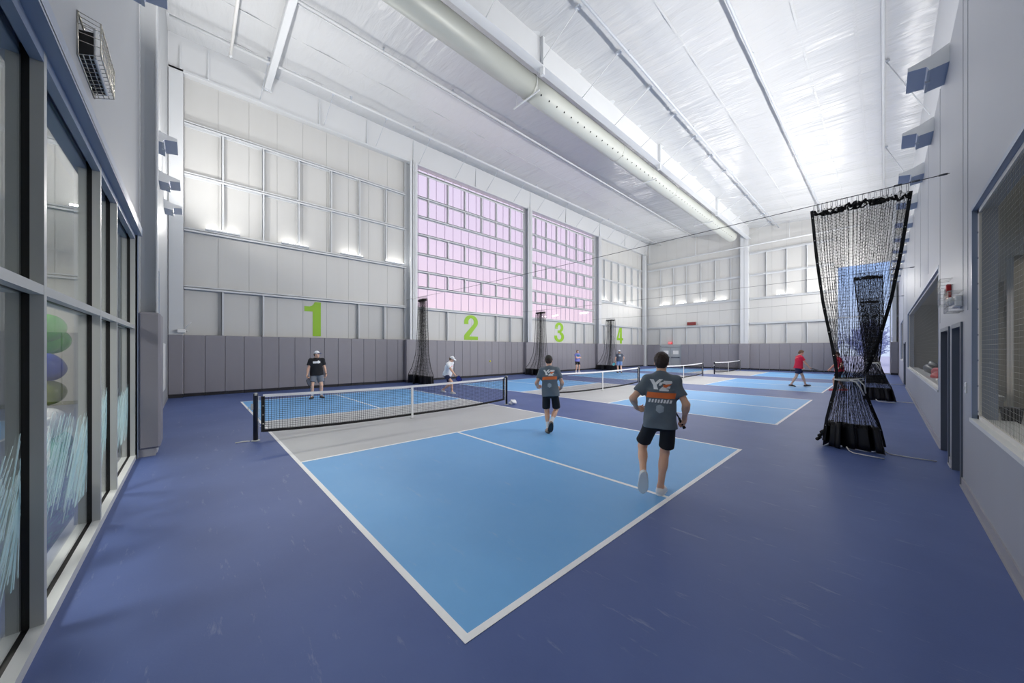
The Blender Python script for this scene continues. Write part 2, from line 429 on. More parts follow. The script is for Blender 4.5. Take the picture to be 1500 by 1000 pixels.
# lilac translucent windows
WZ0, WZ1 = GZ[0]+.05, ZT
for wi, (y0, y1) in enumerate(((COLY[1]+.2, COLY[2]-.22), (COLY[2]+.3, COLY[3]-.45))):
    W = thing(f'window_{2+wi}', f'lilac translucent window grid {"nearer to" if wi == 0 else "farther from"} the camera', None, (XW, y0, WZ0), kind='structure')
    off = (XW, y0, WZ0)
    p = MB(); p.box(XW-.04, XW-.02, y0-.1, y1+.1, WZ0-.05, WZ1); p.build('pane', M['poly'], W, off)
    hz = [10.75, 9.62, 8.58, 7.45, 6.42, 5.5]
    for z in hz:
        g = MB(); g.box(XW+.0, XG, y0, y1, z-.014, z+.014); g.box(XG-.016, XG, y0, y1, z-.09, z+.02); g.box(XW, XW+.02, y0, y1, z-.11, z+.05); g.build('crossbar', M['steel'], W, off)
    g = MB(); g.box(XW, XG, y0, y1, WZ1-.32, WZ1-.28); g.box(XG-.016, XG, y0, y1, WZ1-.42, WZ1-.24); g.build('crossbar', M['steel'], W, off)
    ys = (9.08, 10.44, 11.72, 13.08, 14.39, 15.69) if wi == 0 else (18.44, 19.66, 20.97, 22.29, 23.67, 24.88)
    lev = [WZ1-.3]+hz+[WZ0]
    for r, (za, zb) in enumerate(zip(lev[:-1], lev[1:])):
        if r in (0, 1, 3, 5):
            for y in ys:
                s = MB(); s.box(XW, XG-.03, y-.01, y+.01, zb, za); s.box(XG-.045, XG-.03, y-.01, y+.08, zb, za); s.build('mullion', M['steel'], W, off)
    k = y0+.4
    while k < y1:
        s = MB(); s.box(XW-.02, XW+.015, k-.012, k+.012, WZ0, WZ1); s.build('panel_joint', M['joint'], W, off); k += .605
    if wi == 1:
        s = MB(); s.box(XW-.05, XW+.02, y1, y1+.25, WZ0, WZ1); s.build('jamb', M['panel'], W, off)

# wall pads
def pad(name, x0, x1, y0, y1, label, group, z0=.12, z1=PADZ, c=.03, base=True):
    t = thing(name, label, 'wall pad', ((x0+x1)/2, (y0+y1)/2, 0), group=group); off = ((x0+x1)/2, (y0+y1)/2, 0)
    b = MB(); b.cbox(x0, x1, y0, y1, z0, z1, c); b.build('cushion', M['pad'], t, off)
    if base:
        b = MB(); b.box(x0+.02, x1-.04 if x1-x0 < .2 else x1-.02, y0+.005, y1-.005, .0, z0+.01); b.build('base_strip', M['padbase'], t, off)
    return t
edges = []; y = -1.47; n = 0
colpads = {1: (7.5, 8.36), 2: (16.96, 17.82), 3: (26.38, 27.24)}
pad('wall_pad', -16.56, -16.24, -1.9, -1.475, 'grey padded corner post wrap at near end of numbered wall', 'grey pads along the numbered wall')
while y < 36.0:
    y2 = y+.614
    for ci, (a, b) in colpads.items():
        if y < a < y2+.2 and y2 < b+.3: y2 = a
    if any(abs(y-a) < .01 for a, b in colpads.values()):
        ci = [c for c, (a, b) in colpads.items() if abs(y-a) < .01][0]; y2 = colpads[ci][1]
        pad('wall_pad', -16.56, -16.18, y, y2, f'grey padded column wrap beside the {ORD[ci-1]} netting bundle along numbered wall', 'grey pads along the numbered wall')
    else:
        y2 = min(y2, 36.1)
        pad('wall_pad', -16.56, -16.44, y+.003, y2-.003, f'grey wall pad, {nth(n)} from the near corner along numbered wall', 'grey pads along the numbered wall', c=.015); n += 1
    y = y2

# green court numbers
def strokepoly(name, polys, y0, ylen, z0, z1, label):
    b = MB()
    for i, poly in enumerate(polys):
        pts = [(XW+.004, y0+u*ylen, z0+v*(z1-z0)) for u, v in poly]
        b.prism(pts, (.01+.0003*(i % 13), 0, 0))
    return tag(b.build(name, M['green']), label, 'number', 'green court numbers on the wall')
def arcband(cx, cy, rx, ry, wx, wy, a0, a1, n=18):
    out = [(cx+rx*math.cos(R(a0+(a1-a0)*i/n)), cy+ry*math.sin(R(a0+(a1-a0)*i/n))) for i in range(n+1)]
    inn = [(cx+(rx-wx)*math.cos(R(a0+(a1-a0)*i/n)), cy+(ry-wy)*math.sin(R(a0+(a1-a0)*i/n))) for i in range(n+1)]
    return [[out[i], out[i+1], inn[i+1], inn[i]] for i in range(n)]
nz0, nz1 = 2.46, 4.1
one = [(.5, 0), (1, 0), (1, 1), (.62, 1), (.55, .93), (.45, .885), (.3, .86), (0, .86), (0, .715), (.5, .715)]
strokepoly('court_number', [one], 2.66, .7, nz0, nz1, 'green number 1 on the white wall behind the man in black')
two = arcband(.5, .72, .5, .28, .3, .13, 180, -30, 24)+[[(.0, .72), (.3, .72), (.3, .64), (.0, .64)]]
two += [[(.933, .58), (.674, .645), (.40, .33), (.02, .17)], [(.933, .58), (.02, .17), (.0, 0), (.36, .16)][:3]+[(.42, .16)]]
two = arcband(.5, .72, .5, .28, .3, .13, 180, -40, 24)+[[(.0, .72), (.3, .72), (.3, .63), (.0, .63)], [(.883, .54), (.653, .624), (.02, .2), (.0, .14)], [(.883, .54), (.0, .14), (.36, .14)], [(0, 0), (1, 0), (1, .145), (0, .145)]]
strokepoly('court_number', two, 11.78, 1.12, nz0, nz1, 'green number 2 on the white wall under the nearer lilac window')
three = arcband(.47, .745, .46, .255, .29, .13, 175, -75, 22)+arcband(.47, .27, .53, .27, .3, .135, 80, -180, 26)+[[(.3, .6), (.62, .6), (.62, .46), (.3, .46)], [(0.01, .745), (.3, .745), (.3, .68), (.01, .68)], [(-.06, .27), (.24, .27), (.24, .33), (-.06, .33)]]
strokepoly('court_number', three, 20.9, 1.2, nz0, nz1, 'green number 3 on the white wall under the farther lilac window')
four = [[(.5, 0), (.8, 0), (.8, 1), (.5, 1)], [(0, .2), (.5, .2), (.5, .345), (0, .345)], [(.8, .2), (1, .2), (1, .345), (.8, .345)], [(0, .345), (.26, .345), (.5, .79), (.5, 1), (.42, 1)]]
strokepoly('court_number', four, 30.68, 1.25, nz0, nz1, 'green number 4 on the white wall near the far corner')

# strip lights on the second girt
def strip_light(loc, axis, label, power=56):
    t = thing('strip_light', label, 'light', loc, 0 if axis == 'y' else R(-90), group='slim strip lights on the wall girts')
    b = MB(); b.prism([(-.09, -.55, 0), (.09, -.55, .0), (.11, -.55, .05), (.05, -.55, .075), (-.09, -.55, .075)], (0, 1.1, 0)); b.build('housing', M['steel'], t)
    b = MB(); b.box(-.07, .04, -.52, .52, .07, .082); b.build('lens', M['striplamp'], t)
    b = MB(); b.box(-.12, -.08, -.06, .06, .0, .07); b.build('bracket', M['steel'], t)
    light('strip_lamp', (.12, 0, .03), .06, power, (0, R(-100), 0), t, sy=1.0, col=(1, .97, .93))
    return t
k = 0
for y in (-.3, 2.25, 4.75, 7.0): strip_light((XG+.02, y, GZ[1]+.06), 'y', f'slim strip light on girt above number 1, {ORD[k]} from near corner'); k += 1
k = 0
for y in (28.2, 30.8, 33.4): strip_light((XG+.02, y, GZ[1]+.06), 'y', f'slim strip light on girt above number 4, {ORD[k]} from lilac windows'); k += 1
# ------------------------------------------------------------------ far wall (wall_back)
YP = YF                     # panel plane; girts stand .2 in front
YGI = YF-.2
WX0, WX1, WTOP = -.82, 2.02, 8.4
pw = MB()
seamed_panel(pw, 'y', YP, -17, WX0, 0, 14, -16.2, 1.02)
seamed_panel(pw, 'y', YP, WX0, WX1+.9, WTOP, 14, -.8, 1.02)
pw.box(WX1+.12, 3.0, YP, YP+.1, 0, WTOP)
wall_back = tag(pw.build('wall_back', [M['panel'], M['seam']]), kind='structure', label='white panelled far end wall')
colx = -6.95
def girt_x(z, x0, x1):
    g = MB(); g.box(x0, x1, YGI, YP, z-.012, z+.012); g.box(x0, x1, YGI, YGI+.012, z-.1, z+.06); g.box(x0, x1, YP-.02, YP, z-.11, z+.012); g.build('girt', M['steel'], wall_back)
for z in GZ:
    girt_x(z, -16.2, colx-.35)
    girt_x(z, colx+.35, WX0-.1)
girt_x(GZ[0]+.05, WX1+.2, 3); girt_x(GZ[1], WX1+.2, 3)
def stud_x(x, z0, z1):
    g = MB(); g.box(x-.008, x+.008, YGI+.03, YP, z0, z1); g.box(x-.008, x+.07, YGI+.03, YGI+.045, z0, z1); g.build('stud', M['steel'], wall_back)
fx = (-14.79, -13.44, -12.12, -10.75, -9.46, -8.14, -5.39, -3.96, -2.62)
for x in fx:
    for z0, z1 in ((GZ[1], GZ[2]), (GZ[2], GZ[3]), (PADZ-.1, GZ[0])): stud_x(x, z0, z1)
c = MB(); c.box(colx-.3, colx+.3, YGI-.3, YGI-.28, 0, 12.9); c.box(colx-.3, colx+.3, YP-.03, YP-.01, 0, 12.9); c.box(colx-.012, colx+.012, YGI-.3, YP, 0, 12.9); c.box(colx+.06, colx+.3, YGI-.28, YP-.05, 0, 12.9)
tag(c.build('column', M['steel']), kind='structure', label='white steel column on the far wall under the duct end')
c = MB(); c.box(WX1+.12, WX1+.32, YGI-.15, YP, 0, 12.3)
tag(c.build('column', M['steel']), kind='structure', label='white steel column beside the tall blue window')
# far pads
n = 0; x = -16.2; DX0, DX1 = -14.72, -12.68
for a, b in ((-16.2, -15.48), (-15.48, DX0-.1)):
    pad('wall_pad', a+.003, b-.003, YP-.26, YP-.15, f'grey wall pad on the far wall, {nth(n)} from the numbered-wall corner', 'grey pads along the far wall', c=.015); n += 1
x = DX1+.1
while x < WX0-.2:
    x2 = x+.715
    if x < colx-.4 < x2+.35: x2 = colx-.4
    if abs(x-(colx-.4)) < .01:
        x2 = colx+.4
        pad('wall_pad', x, x2, YP-.62, YP-.15, 'grey padded column wrap on the far wall under the duct end', 'grey pads along the far wall')
    else:
        if x2 > WX0-.5: x2 = WX0-.02
        pad('wall_pad', x+.003, x2-.003, YP-.26, YP-.15, f'grey wall pad on the far wall, {nth(n)} from the numbered-wall corner', 'grey pads along the far wall', c=.015); n += 1
    x = x2
pad('wall_pad', WX1+.02, WX1+.42, YP-.5, YP-.1, 'grey padded wrap on the column beside the tall blue window', 'grey pads along the far wall')
# exit double door
D = thing('door_1', 'pale grey double exit door in the far wall', None, ((DX0+DX1)/2, YP-.1, 0), kind='structure'); off = ((DX0+DX1)/2, YP-.1, 0)
b = MB(); b.box(DX0-.1, DX0, YP-.2, YP, 0, 2.2); b.box(DX1, DX1+.1, YP-.2, YP, 0, 2.2); b.box(DX0-.1, DX1+.1, YP-.2, YP, 2.12, 2.38); b.build('door_frame', M['doorpale'], D, off)
mid = (DX0+DX1)/2
for a, b_ in ((DX0+.01, mid-.01), (mid+.01, DX1-.01)):
    b = MB(); b.cbox(a, b_, YP-.14, YP-.08, .02, 2.11, .006); leaf = b.build('door_leaf', M['doorpale'], D, off)
    b = MB(); b.box(a+.08, b_-.08, YP-.2, YP-.15, .98, 1.05); b.box(a+.1, a+.16, YP-.2, YP-.13, .95, 1.08); b.box(b_-.16, b_-.1, YP-.2, YP-.13, .95, 1.08); b.build('push_bar', M['doorframe'], leaf, off)
    b = MB(); b.box(a+.25, b_-.2, YP-.146, YP-.139, 1.35, 1.72); b.build('notice', M['white'], leaf, off)
T = thing('exit_sign', 'red exit sign above the far double door', 'sign', (mid, YP-.26, 2.42)); 
b = MB(); b.cbox(-.2, .2, -.04, .04, 0, .24, .01); b.build('case', emis('exit_red', S(226, 60, 66), .9), T)
def text_mesh(name, s, size, m, parent, loc, rot, extrude=.004, bold=0.0, sx=1.):
    cu = bpy.data.curves.new(name, 'FONT'); cu.body = s; cu.size = size; cu.extrude = extrude; cu.align_x = 'CENTER'; cu.align_y = 'CENTER'; cu.offset = bold
    o = bpy.data.objects.new(name, cu); COL.objects.link(o); bpy.context.view_layer.update()
    me = bpy.data.meshes.new_from_object(o.evaluated_get(bpy.context.evaluated_depsgraph_get())); bpy.data.objects.remove(o)
    me.materials.clear(); me.materials.append(m); me.transform(Matrix.Diagonal((sx, 1, 1, 1)))
    q = new_obj(name, me, parent); q.location = loc; q.rotation_euler = rot; return q
text_mesh('lettering', 'EXIT', .17, M['white'], T, (0, -.042, .12), (R(90), 0, 0), bold=.004)
b = MB(); b.cbox(-.42, .42, -.05, .05, 0, .32, .02); s = b.build('scoreboard', M['darkred']); s.location = (-11.56, YGI-.06, GZ[0]+.07)
tag(s, 'small dark red sign box sitting on the far wall girt', 'sign')
k = 0
for x in (-14.3, -12.6, -10.8, -9.0, -4.1, -2.0):
    strip_light((x, YGI-.04, GZ[1]+.06), 'x', f'slim strip light on the far wall, {ORD[k]} from the numbered-wall corner'); k += 1
# tall blue window
W = thing('window_4', 'tall blue glass window at the end of the grey wall', None, ((WX0+WX1)/2, YP, 0), kind='structure'); off = ((WX0+WX1)/2, YP, 0)
b = MB(); b.box(WX0, WX1, YP+.03, YP+.045, .05, WTOP); b.build('pane', M['glass'], W, off)
for nm, q in (('jamb', (WX0, WX0+.08, 0, WTOP)), ('jamb', (WX1, WX1+.08, 0, WTOP)), ('sill', (WX0, WX1, 0, .1)), ('head', (WX0, WX1, WTOP-.08, WTOP))):
    b = MB(); b.box(q[0], q[1], YP-.05, YP+.08, q[2], q[3]); b.build(nm, M['steel'], W, off)
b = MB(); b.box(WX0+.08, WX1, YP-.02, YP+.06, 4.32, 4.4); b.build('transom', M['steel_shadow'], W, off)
# outside: frosted trees and pale ground
b = MB(); b.box(-60, 60, 37.3, 160, -.4, -.25); g = tag(b.build('terrain', M['snow']), kind='structure', label='pale frosted ground beyond the tall window')
twig = mat('frosted_branches', S(176, 190, 220), .9); 
rt = random.Random(3)
for i, (x, y, h) in enumerate(((.4, 66, 6.), (5.2, 74, 6.5), (10, 69, 6.2), (-5, 72, 6.4), (-10, 80, 7), (15, 82, 7))):
    t = thing('frosted_tree', f'frosted bare tree beyond the tall window, {ORD[i]} of the far row', 'tree', (x, y, -.3), group='frosted trees outside the tall window')
    b = MB(); b.tube([(0, 0, 0), (.05, 0, h*.35), (0, .1, h*.6)], [.16, .12, .05], 7); b.build('trunk', M['door'], t)
    A = []; B = []
    for k in range(420):
        a = rt.uniform(0, 6.28); z = h*(.2+.75*rt.random()); rr = h*.42*math.sin(math.pi*min(1, max(.05, (z/h-.1)/.9)))*rt.uniform(.3, 1)
        p = np.array([rr*math.cos(a), rr*math.sin(a), z]); A.append(p*np.array([.5, .5, .9])); B.append(p); 
        for _ in range(3):
            q = p+np.array([rt.uniform(-.5, .5), rt.uniform(-.5, .5), rt.uniform(-.1, .6)]); A.append(p); B.append(q)
    V, F = cords(A, B, .035); np_mesh('crown', V, F, twig, t, smooth=False)

# ------------------------------------------------------------------ grey wall with netted openings (wall_right)
HR = 6.67
OP = [('w', 1.2, 5.62, .98, 3.5), ('d', 6.36, 7.2, 0, 2.13), ('d', 7.68, 8.7, 0, 2.13), ('w', 9.32, 22.2, 1.02, 3.43), ('d', 24.2, 26.2, 0, 2.13), ('w', 27.6, 31.6, 1.2, 3.5)]
wr = MB(); T_ = .16; y = -2.6
for k, a, b, z0, z1 in OP:
    wr.box(XR, XR+T_, y, a, 0, HR)
    wr.box(XR, XR+T_, a, b, z1, HR)
    if z0 > 0: wr.box(XR, XR+T_, a, b, 0, z0)
    y = b
wr.box(XR, XR+T_, y, 36.6, 0, HR); wr.box(XR+T_, 3.1, -2.6, 36.6, HR-.1, HR)
wall_right = tag(wr.build('wall_right', M['graywall']), kind='structure', label='tall grey wall with netted openings and doors')
for y in (5.9, 6.28, 9.05, 11.6, 14.2, 16.9, 22.9, 27):
    b = MB(); b.box(XR-.004, XR+.002, y-.006, y+.006, 3.6 if 9.3 < y < 22 else 2.3, HR); b.build('wall_seam', M['graywall'], wall_right)
b = MB(); b.prism([(2.9, -2.6, HR-.05), (2.86, -2.6, ceil_z(2.8)+.3), (3.1, -2.6, ceil_z(2.8)+.3), (3.1, -2.6, HR-.05)], (0, 39.2, 0))
tag(b.build('trim_2', M['fascia']), kind='structure', label='white upper lining set back above the grey wall')
y = -2.6
bb = MB()
for k, a, b, z0, z1 in OP:
    if k == 'd':
        bb.box(XR-.014, XR, y, a-.06, 0, .11); bb.box(XR-.03, XR-.014, y, a-.06, 0, .012); y = b+.06
bb.box(XR-.014, XR, y, 36.2, 0, .11)
tag(bb.build('baseboard_right', M['base']), kind='structure', label='grey rubber baseboard along the grey wall')
wi = 5; di = 2; wn = {5: 'nearest', 6: 'long second', 7: 'small far'}; dn = {2: 'nearest', 3: 'second', 4: 'farthest'}
for k, a, b, z0, z1 in OP:
    cy = (a+b)/2
    if k == 'w':
        W = thing(f'window_{wi}', f'{wn[wi]} open viewing window in the grey wall', None, (XR, cy, z0), kind='structure'); off = (XR, cy, z0)
        q = MB(); q.box(XR-.02, XR+.3, a, b, z0-.03, z0+.012); q.build('sill', M['sill'], W, off)
        q = MB(); q.box(XR-.004, XR+.18, a, b, z1-.05, z1); q.build('head', M['steelblue'], W, off)
        for e in (a, b):
            q = MB(); q.box(XR-.004, XR+.18, e-.03, e+.03, z0, z1); q.build('jamb', M['steelblue'], W, off)
        T = thing('protective_net', f'pale square-mesh net stretched across the {wn[wi]} viewing window', 'net', (XR+.05, cy, z0)); off = (XR+.05, cy, z0)
        A = []; B = []; st = .05 if wi == 5 else .09
        for yy in np.arange(a+.06, b-.03, st): A.append((0, yy-cy, .02)); B.append((0, yy-cy, z1-z0-.05))
        for zz in np.arange(.03, z1-z0-.04, st): A.append((0, a-cy+.03, zz)); B.append((0, b-cy-.03, zz))
        V, F = cords(A, B, .0011 if wi == 5 else .0009); np_mesh('netting', V, F, M['netwhite'], T, smooth=False)
        for e, s in ((b, -1), (a, 1)):
            q = MB(); q.box(-.012, .008, e-cy+s*.03, e-cy+s*.11, .01, z1-z0-.04); st_ = q.build('border_strip', M['strip'], T)
            g = MB()
            for zz in np.arange(.1, z1-z0-.1, .3): g.tube([(-.016, e-cy+s*.07, zz), (.012, e-cy+s*.07, zz)], .011, 8)
            g.build('grommet', M['doorframe'], st_)
        q = MB(); q.box(-.012, .008, a-cy, b-cy, 0.01, .06); q.build('border_strip', M['strip'], T)
        q = MB(); q.box(-.012, .008, a-cy, b-cy, z1-z0-.1, z1-z0-.05); q.build('border_strip', M['strip'], T)
        wi += 1
    else:
        D = thing(f'door_{di}', f'{dn[di]} grey door in the grey wall', None, (XR, cy, 0), kind='structure'); off = (XR, cy, 0)
        q = MB(); q.box(XR-.02, XR+.2, a-.05, a+.01, 0, z1+.05); q.box(XR-.02, XR+.2, b-.01, b+.05, 0, z1+.05); q.box(XR-.02, XR+.2, a, b, z1-.01, z1+.05); q.build('door_frame', M['doorframe'], D, off)
        q = MB(); q.cbox(XR+.11, XR+.155, a+.015, b-.015, .012, z1-.012, .004); lf = q.build('door_leaf', M['door'], D, off)
        q = MB(); q.tube([(XR+.11, a+.1, 1.0), (XR+.06, a+.1, 1.0), (XR+.06, a+.22, 1.0)], .011, 8); q.box(XR+.1, XR+.112, a+.07, a+.13, .93, 1.07); q.build('lever_handle', M['chrome'], lf, off)
        q = MB(); q.cbox(XR+.05, XR+.11, b-.35, b-.08, z1-.1, z1-.04, .008); q.build('closer', M['chrome'], lf, off)
        di += 1
# rooms behind the grey wall
r = MB()
r.box(5.4, 5.5, -2.6, 36.6, 0, 3.9); r.box(XR+T_, 5.5, -2.6, 36.6, 3.8, 3.9); r.box(XR+T_, 5.5, -2.7, -2.6, 0, 3.9); r.box(XR+T_, 5.5, 36.5, 36.6, 0, 3.9)
r.box(XR+T_, 5.4, 23, 23.1, 0, 3.8)
tag(r.build('wall_inner', M['tan']), kind='structure', label='tan rooms seen through the netted openings')
b = MB(); b.box(XR+T_, 5.4, -2.6, 36.5, -.02, .004); tag(b.build('floor_inner', M['tanpanel']), kind='structure')
for i, (x0, x1, y0, y1) in enumerate(((3.6, 4.1, 11.6, 12.2), (3.6, 4.1, 16.2, 16.8), (3.3, 3.6, 20.2, 20.6))):
    b = MB(); b.box(x0, x1, y0, y1, 0, 3.8); tag(b.build('column', M['tanpanel']), kind='structure')
for y, L_, p in ((3.0, 2.5, 18), (11, 3, 7), (18, 3, 5), (29.5, 2, 5)):
    light('room_ceiling_lamp', (4.2, y, 3.75), .8, p, (0, 0, 0), sy=L_, col=(1, .95, .86))
b = MB(); b.box(XR+.2, 3.2, 1.2, 7.4, .82, .885); b.box(XR+.3, 3.1, 1.3, 7.3, .0, .82); b.build('worktop', M['sill']); o = bpy.data.objects['worktop']; tag(o, 'pale counter behind the nearest viewing window', 'counter')
b = MB(); b.box(XR+.17, 3.2, 9.4, 22, .9, .965); b.box(XR+.3, 3.1, 9.5, 21.9, .0, .9); o = b.build('worktop', M['sill']); tag(o, 'long pale counter behind the second viewing window', 'counter')
# black bin on the counter behind the nearest net
t = thing('waste_bin', 'small black ribbed bin behind the nearest window net', 'bin', (2.78, 6.05, .885))
b = MB(); b.lathe([(.06, 0), (.064, .01), (.08, .17), (.08, .22), (.073, .22), (.056, .02)], 24); b.build('body', M['cord'], t)
b = MB(); b.lathe([(.079, .19), (.088, .195), (.088, .222), (.076, .224)], 24); b.build('rim', M['black'], t)
# dark bag, red cloth, green box on the long counter
def lump(name, m, c, r, label, cat, seed, n=3):
    rr = random.Random(seed); import bmesh
    bm = bmesh.new(); bmesh.ops.create_icosphere(bm, subdivisions=4, radius=1)
    ph = [(rr.uniform(2, 5), rr.uniform(2, 5), rr.uniform(2, 5), rr.uniform(0, 6)) for _ in range(5)]
    for v in bm.verts:
        d = 1+sum(.07*math.sin(a*v.co.x+b*v.co.y+c_*v.co.z+p) for a, b, c_, p in ph)
        z = v.co.z*d; v.co = Vector((v.co.x*d*r[0], v.co.y*d*r[1], max(z, -.75)*r[2]))
    me = bpy.data.meshes.new(name); bm.to_mesh(me); bm.free(); me.materials.append(m)
    for p in me.polygons: p.use_smooth = True
    o = new_obj(name, me); o.location = (c[0], c[1], c[2]+.75*r[2]); return tag(o, label, cat)
lump('duffel_bag', M['black'], (2.86, 17.5, .965), (.17, .9, .24), 'dark duffel bag on the counter behind the long window', 'bag', 1)
lump('red_jacket', M['red'], (2.8, 14.2, .965), (.15, .6, .19), 'crumpled red jacket on the counter behind the long window', 'jacket', 2)
b = MB(); b.cbox(-.08, .08, -.12, .12, 0, .32, .01); o = b.build('green_box', M['green']); o.location = (2.98, 16.1, .965); tag(o, 'small green box behind the crumpled red jacket', 'box')
b = MB(); b.cbox(-.1, .1, -.18, .18, 0, .12, .01); o = b.build('white_box', M['white']); o.location = (2.72, 12.4, .965); tag(o, 'low white box on the counter beyond the doors', 'box')
# wall devices
def cage(t, x0, x1, y0, y1, z0, z1, ny, nz, r=.0026):
    b = MB(); 
    for i in range(ny+1):
        y = y0+(y1-y0)*i/ny; b.tube([(x1, y, z0), (x0, y, z0), (x0, y, z1), (x1, y, z1)], r, 5)
    for i in range(nz+1):
        z = z0+(z1-z0)*i/nz; b.tube([(x1, y0, z), (x0, y0, z), (x0, y1, z), (x1, y1, z)], r, 5)
    return b.build('wire_guard', M['chrome'], t)
t = thing('fire_strobe', 'red fire alarm strobe in a small wire cage on grey wall', 'fire alarm', (XR, 7.52, 2.7))
b = MB(); b.cbox(-.05, 0, -.06, .06, -.13, .13, .008); b.build('body', M['red'], t); b = MB(); b.cbox(-.07, -.048, -.035, .035, -.05, .06, .006); b.build('lens', M['white'], t)
cage(t, -.12, 0, -.22, .22, -.2, .2, 4, 4)
t = thing('emergency_light', 'white emergency light in a wire cage above light switch', 'emergency light', (XR, 6.45, 2.45))
b = MB(); b.cbox(-.07, 0, -.17, .17, -.07, .08, .012); b.build('body', M['white'], t)
for s in (-1, 1):
    b = MB(); b.lathe([(.02, 0), (.05, .02), (.055, .05), (.045, .055)], 16); h = b.build('lamp_head', M['white'], t); h.location = (-.06, s*.11, .02); h.rotation_euler = (0, R(-100), 0)
cage(t, -.13, 0, -.24, .24, -.13, .14, 5, 4)
t = thing('light_switch', 'small white wall switch plate beside the nearest window', 'switch', (XR, 6.02, 1.32))
b = MB(); b.cbox(-.012, 0, -.045, .045, -.065, .065, .004); b.build('plate', M['white'], t); b = MB(); b.cbox(-.02, -.01, -.012, .012, -.025, .025, .003); b.build('rocker', M['sill'], t)

# wedge uplights: side profile is a wedge hung off the wall
def uplight(loc, rz, label, group, power, tilt):
    t = thing('wall_uplight', label, 'light', loc, rz, group)
    # local: wall is at x=0, fixture reaches to -x; length along y
    b = MB(); h = .36
    prof = [(0, .0), (-.2, -.02), (-.235, .05), (-.44, .08), (-.44, .14), (-.2, .2), (0, .3)]
    b.prism([(x, -h, z) for x, z in prof], (0, 2*h, 0)); b.build('housing', M['fixt'], t)
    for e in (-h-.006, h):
        b = MB(); b.prism([(x, e, z) for x, z in prof], (0, .006, 0)); b.build('lit_end_face', M['fixtend'], t)  # thin added plates, paler to stand in for light on the ends
    b = MB(); b.box(-.225, -.195, -h-.004, h+.004, -.028, -.012); b.box(-.24, -.18, -.03, .03, -.045, -.015); b.build('hinge', M['steel_shadow'], t)
    b = MB(); b.prism([(x, -.3, z) for x, z in ((-.42, .145), (-.2, .203), (-.02, .294), (-.02, .306), (-.2, .215), (-.42, .157))], (0, .6, 0)); b.build('lens', M['lamp'], t)
    light('uplight_lamp', (-.3, 0, .3), .3, power, (R(180), R(tilt), 0), t, sy=.6, col=(1, .97, .935), spread=170)
    light('uplight_lamp', (-.2, 0, .32), .2, power*.11, (R(180), R(-12), 0), t, sy=.6, col=(1, .97, .935))
    return t
RP, LP_ = 238, 85
for i in range(11):
    uplight((XR, 8.05+2.58*i, 6.42), 0, f'wedge-shaped uplight high on the grey wall, {ORD[i]} from the camera', 'wedge uplights high on the grey wall', RP, -88)
for i, x in enumerate((-4.6, -9.45, -12.0, -14.45)):
    uplight((x, YG, 6.42), R(-90), f'wedge-shaped uplight high on the glass-fronted side wall, {ORD[i]} from the camera', 'wedge uplights on the side wall', LP_, -35)
# ------------------------------------------------------------------ side wall with the glass front (wall_front)
SZ = 3.72; SX0, SX1 = -6.62, 2.2; TR = 2.18
ws = MB(); YB = YG-.3
ws.box(SX0, 3.0, YB, YG+.02, SZ, 14.6); ws.box(-17, SX0, YB, YG+.02, 2.6, 14.6)
ws.box(-9.4, SX0, YB, YG+.02, 0, 2.6); ws.box(-17, -11.3, YB, YG+.02, 0, 2.6); ws.box(SX1, 3.0, YB, YG+.02, 0, SZ)
# window opening past the column is left between -11.3 and -9.4 from 0 to 2.6 (door with light)
wall_front = tag(ws.build('wall_front', M['graywall2']), kind='structure', label='tall grey side wall above the glass front')
W = thing('window_1', 'glass front in aluminium frames at the edge of the court', None, (SX0, YG-.06, 0), kind='structure'); off = (SX0, YG-.06, 0)
F0, F1 = YG-.17, YG          # frame depth
FC = YG-.075                 # glass plane
mull = [-6.58, -4.72, -3.68, -1.86, .1, 1.95]
for i, x in enumerate(mull):
    b = MB(); b.box(x-.055, x, FC+.02, F1, 0.06, SZ-.02); b.box(x-.055, x, F0, FC-.02, .06, SZ-.02); b.build('mullion', M['alum'], W, off)
    b = MB(); b.box(x-.048, x-.007, FC-.02, FC+.02, .06, SZ-.02); b.build('gasket', M['gasket'], W, off)
for i in range(len(mull)-1):
    a, c = mull[i], mull[i+1]-.055
    for z0, z1 in ((TR-.03, TR+.03),):
        b = MB(); b.box(a, c, FC+.02, F1-.001, z0, z1); b.box(a, c, F0, FC-.02, z0, z1); b.build('transom', M['alum'], W, off)
        b = MB(); b.box(a, c, FC-.02, FC+.02, z0+.006, z1-.006); b.build('gasket', M['gasket'], W, off)
    for z0, z1 in ((.1, TR-.03), (TR+.03, SZ-.1)):
        b = MB(); b.box(a+.0, c, FC-.003, FC+.003, z0, z1); b.build('pane', M['glass'], W, off)
    b = MB(); b.box(a, c, FC+.02, F1-.001, SZ-.1, SZ-.02); b.box(a, c, F0, FC-.02, SZ-.1, SZ-.02); b.build('head', M['steelblue'], W, off)
b = MB(); b.box(SX0, SX1, FC+.018, F1+.008, 0, .07); b.box(SX0, SX1, F0-.05, FC-.018, 0, .07); b.build('sill', M['sill'], W, off)
b = MB(); b.box(SX0, SX1, FC-.018, FC+.018, 0, .055); b.build('gasket', M['gasket'], W, off)
b = MB(); b.box(SX0-.06, SX1, F0, YG+.075, SZ-.022, SZ+.012); b.box(SX0-.06, SX1, YG+.063, YG+.075, SZ, SZ+.11); b.box(SX0-.06, SX1, YG+.0, YG+.02, SZ+.005, SZ+.13); b.build('header_trim', M['steelblue'], W, off)
b = MB(); b.box(SX0-.06, SX0, F0, YG+.03, 0, SZ+.01); b.build('jamb', M['steelblue'], W, off)
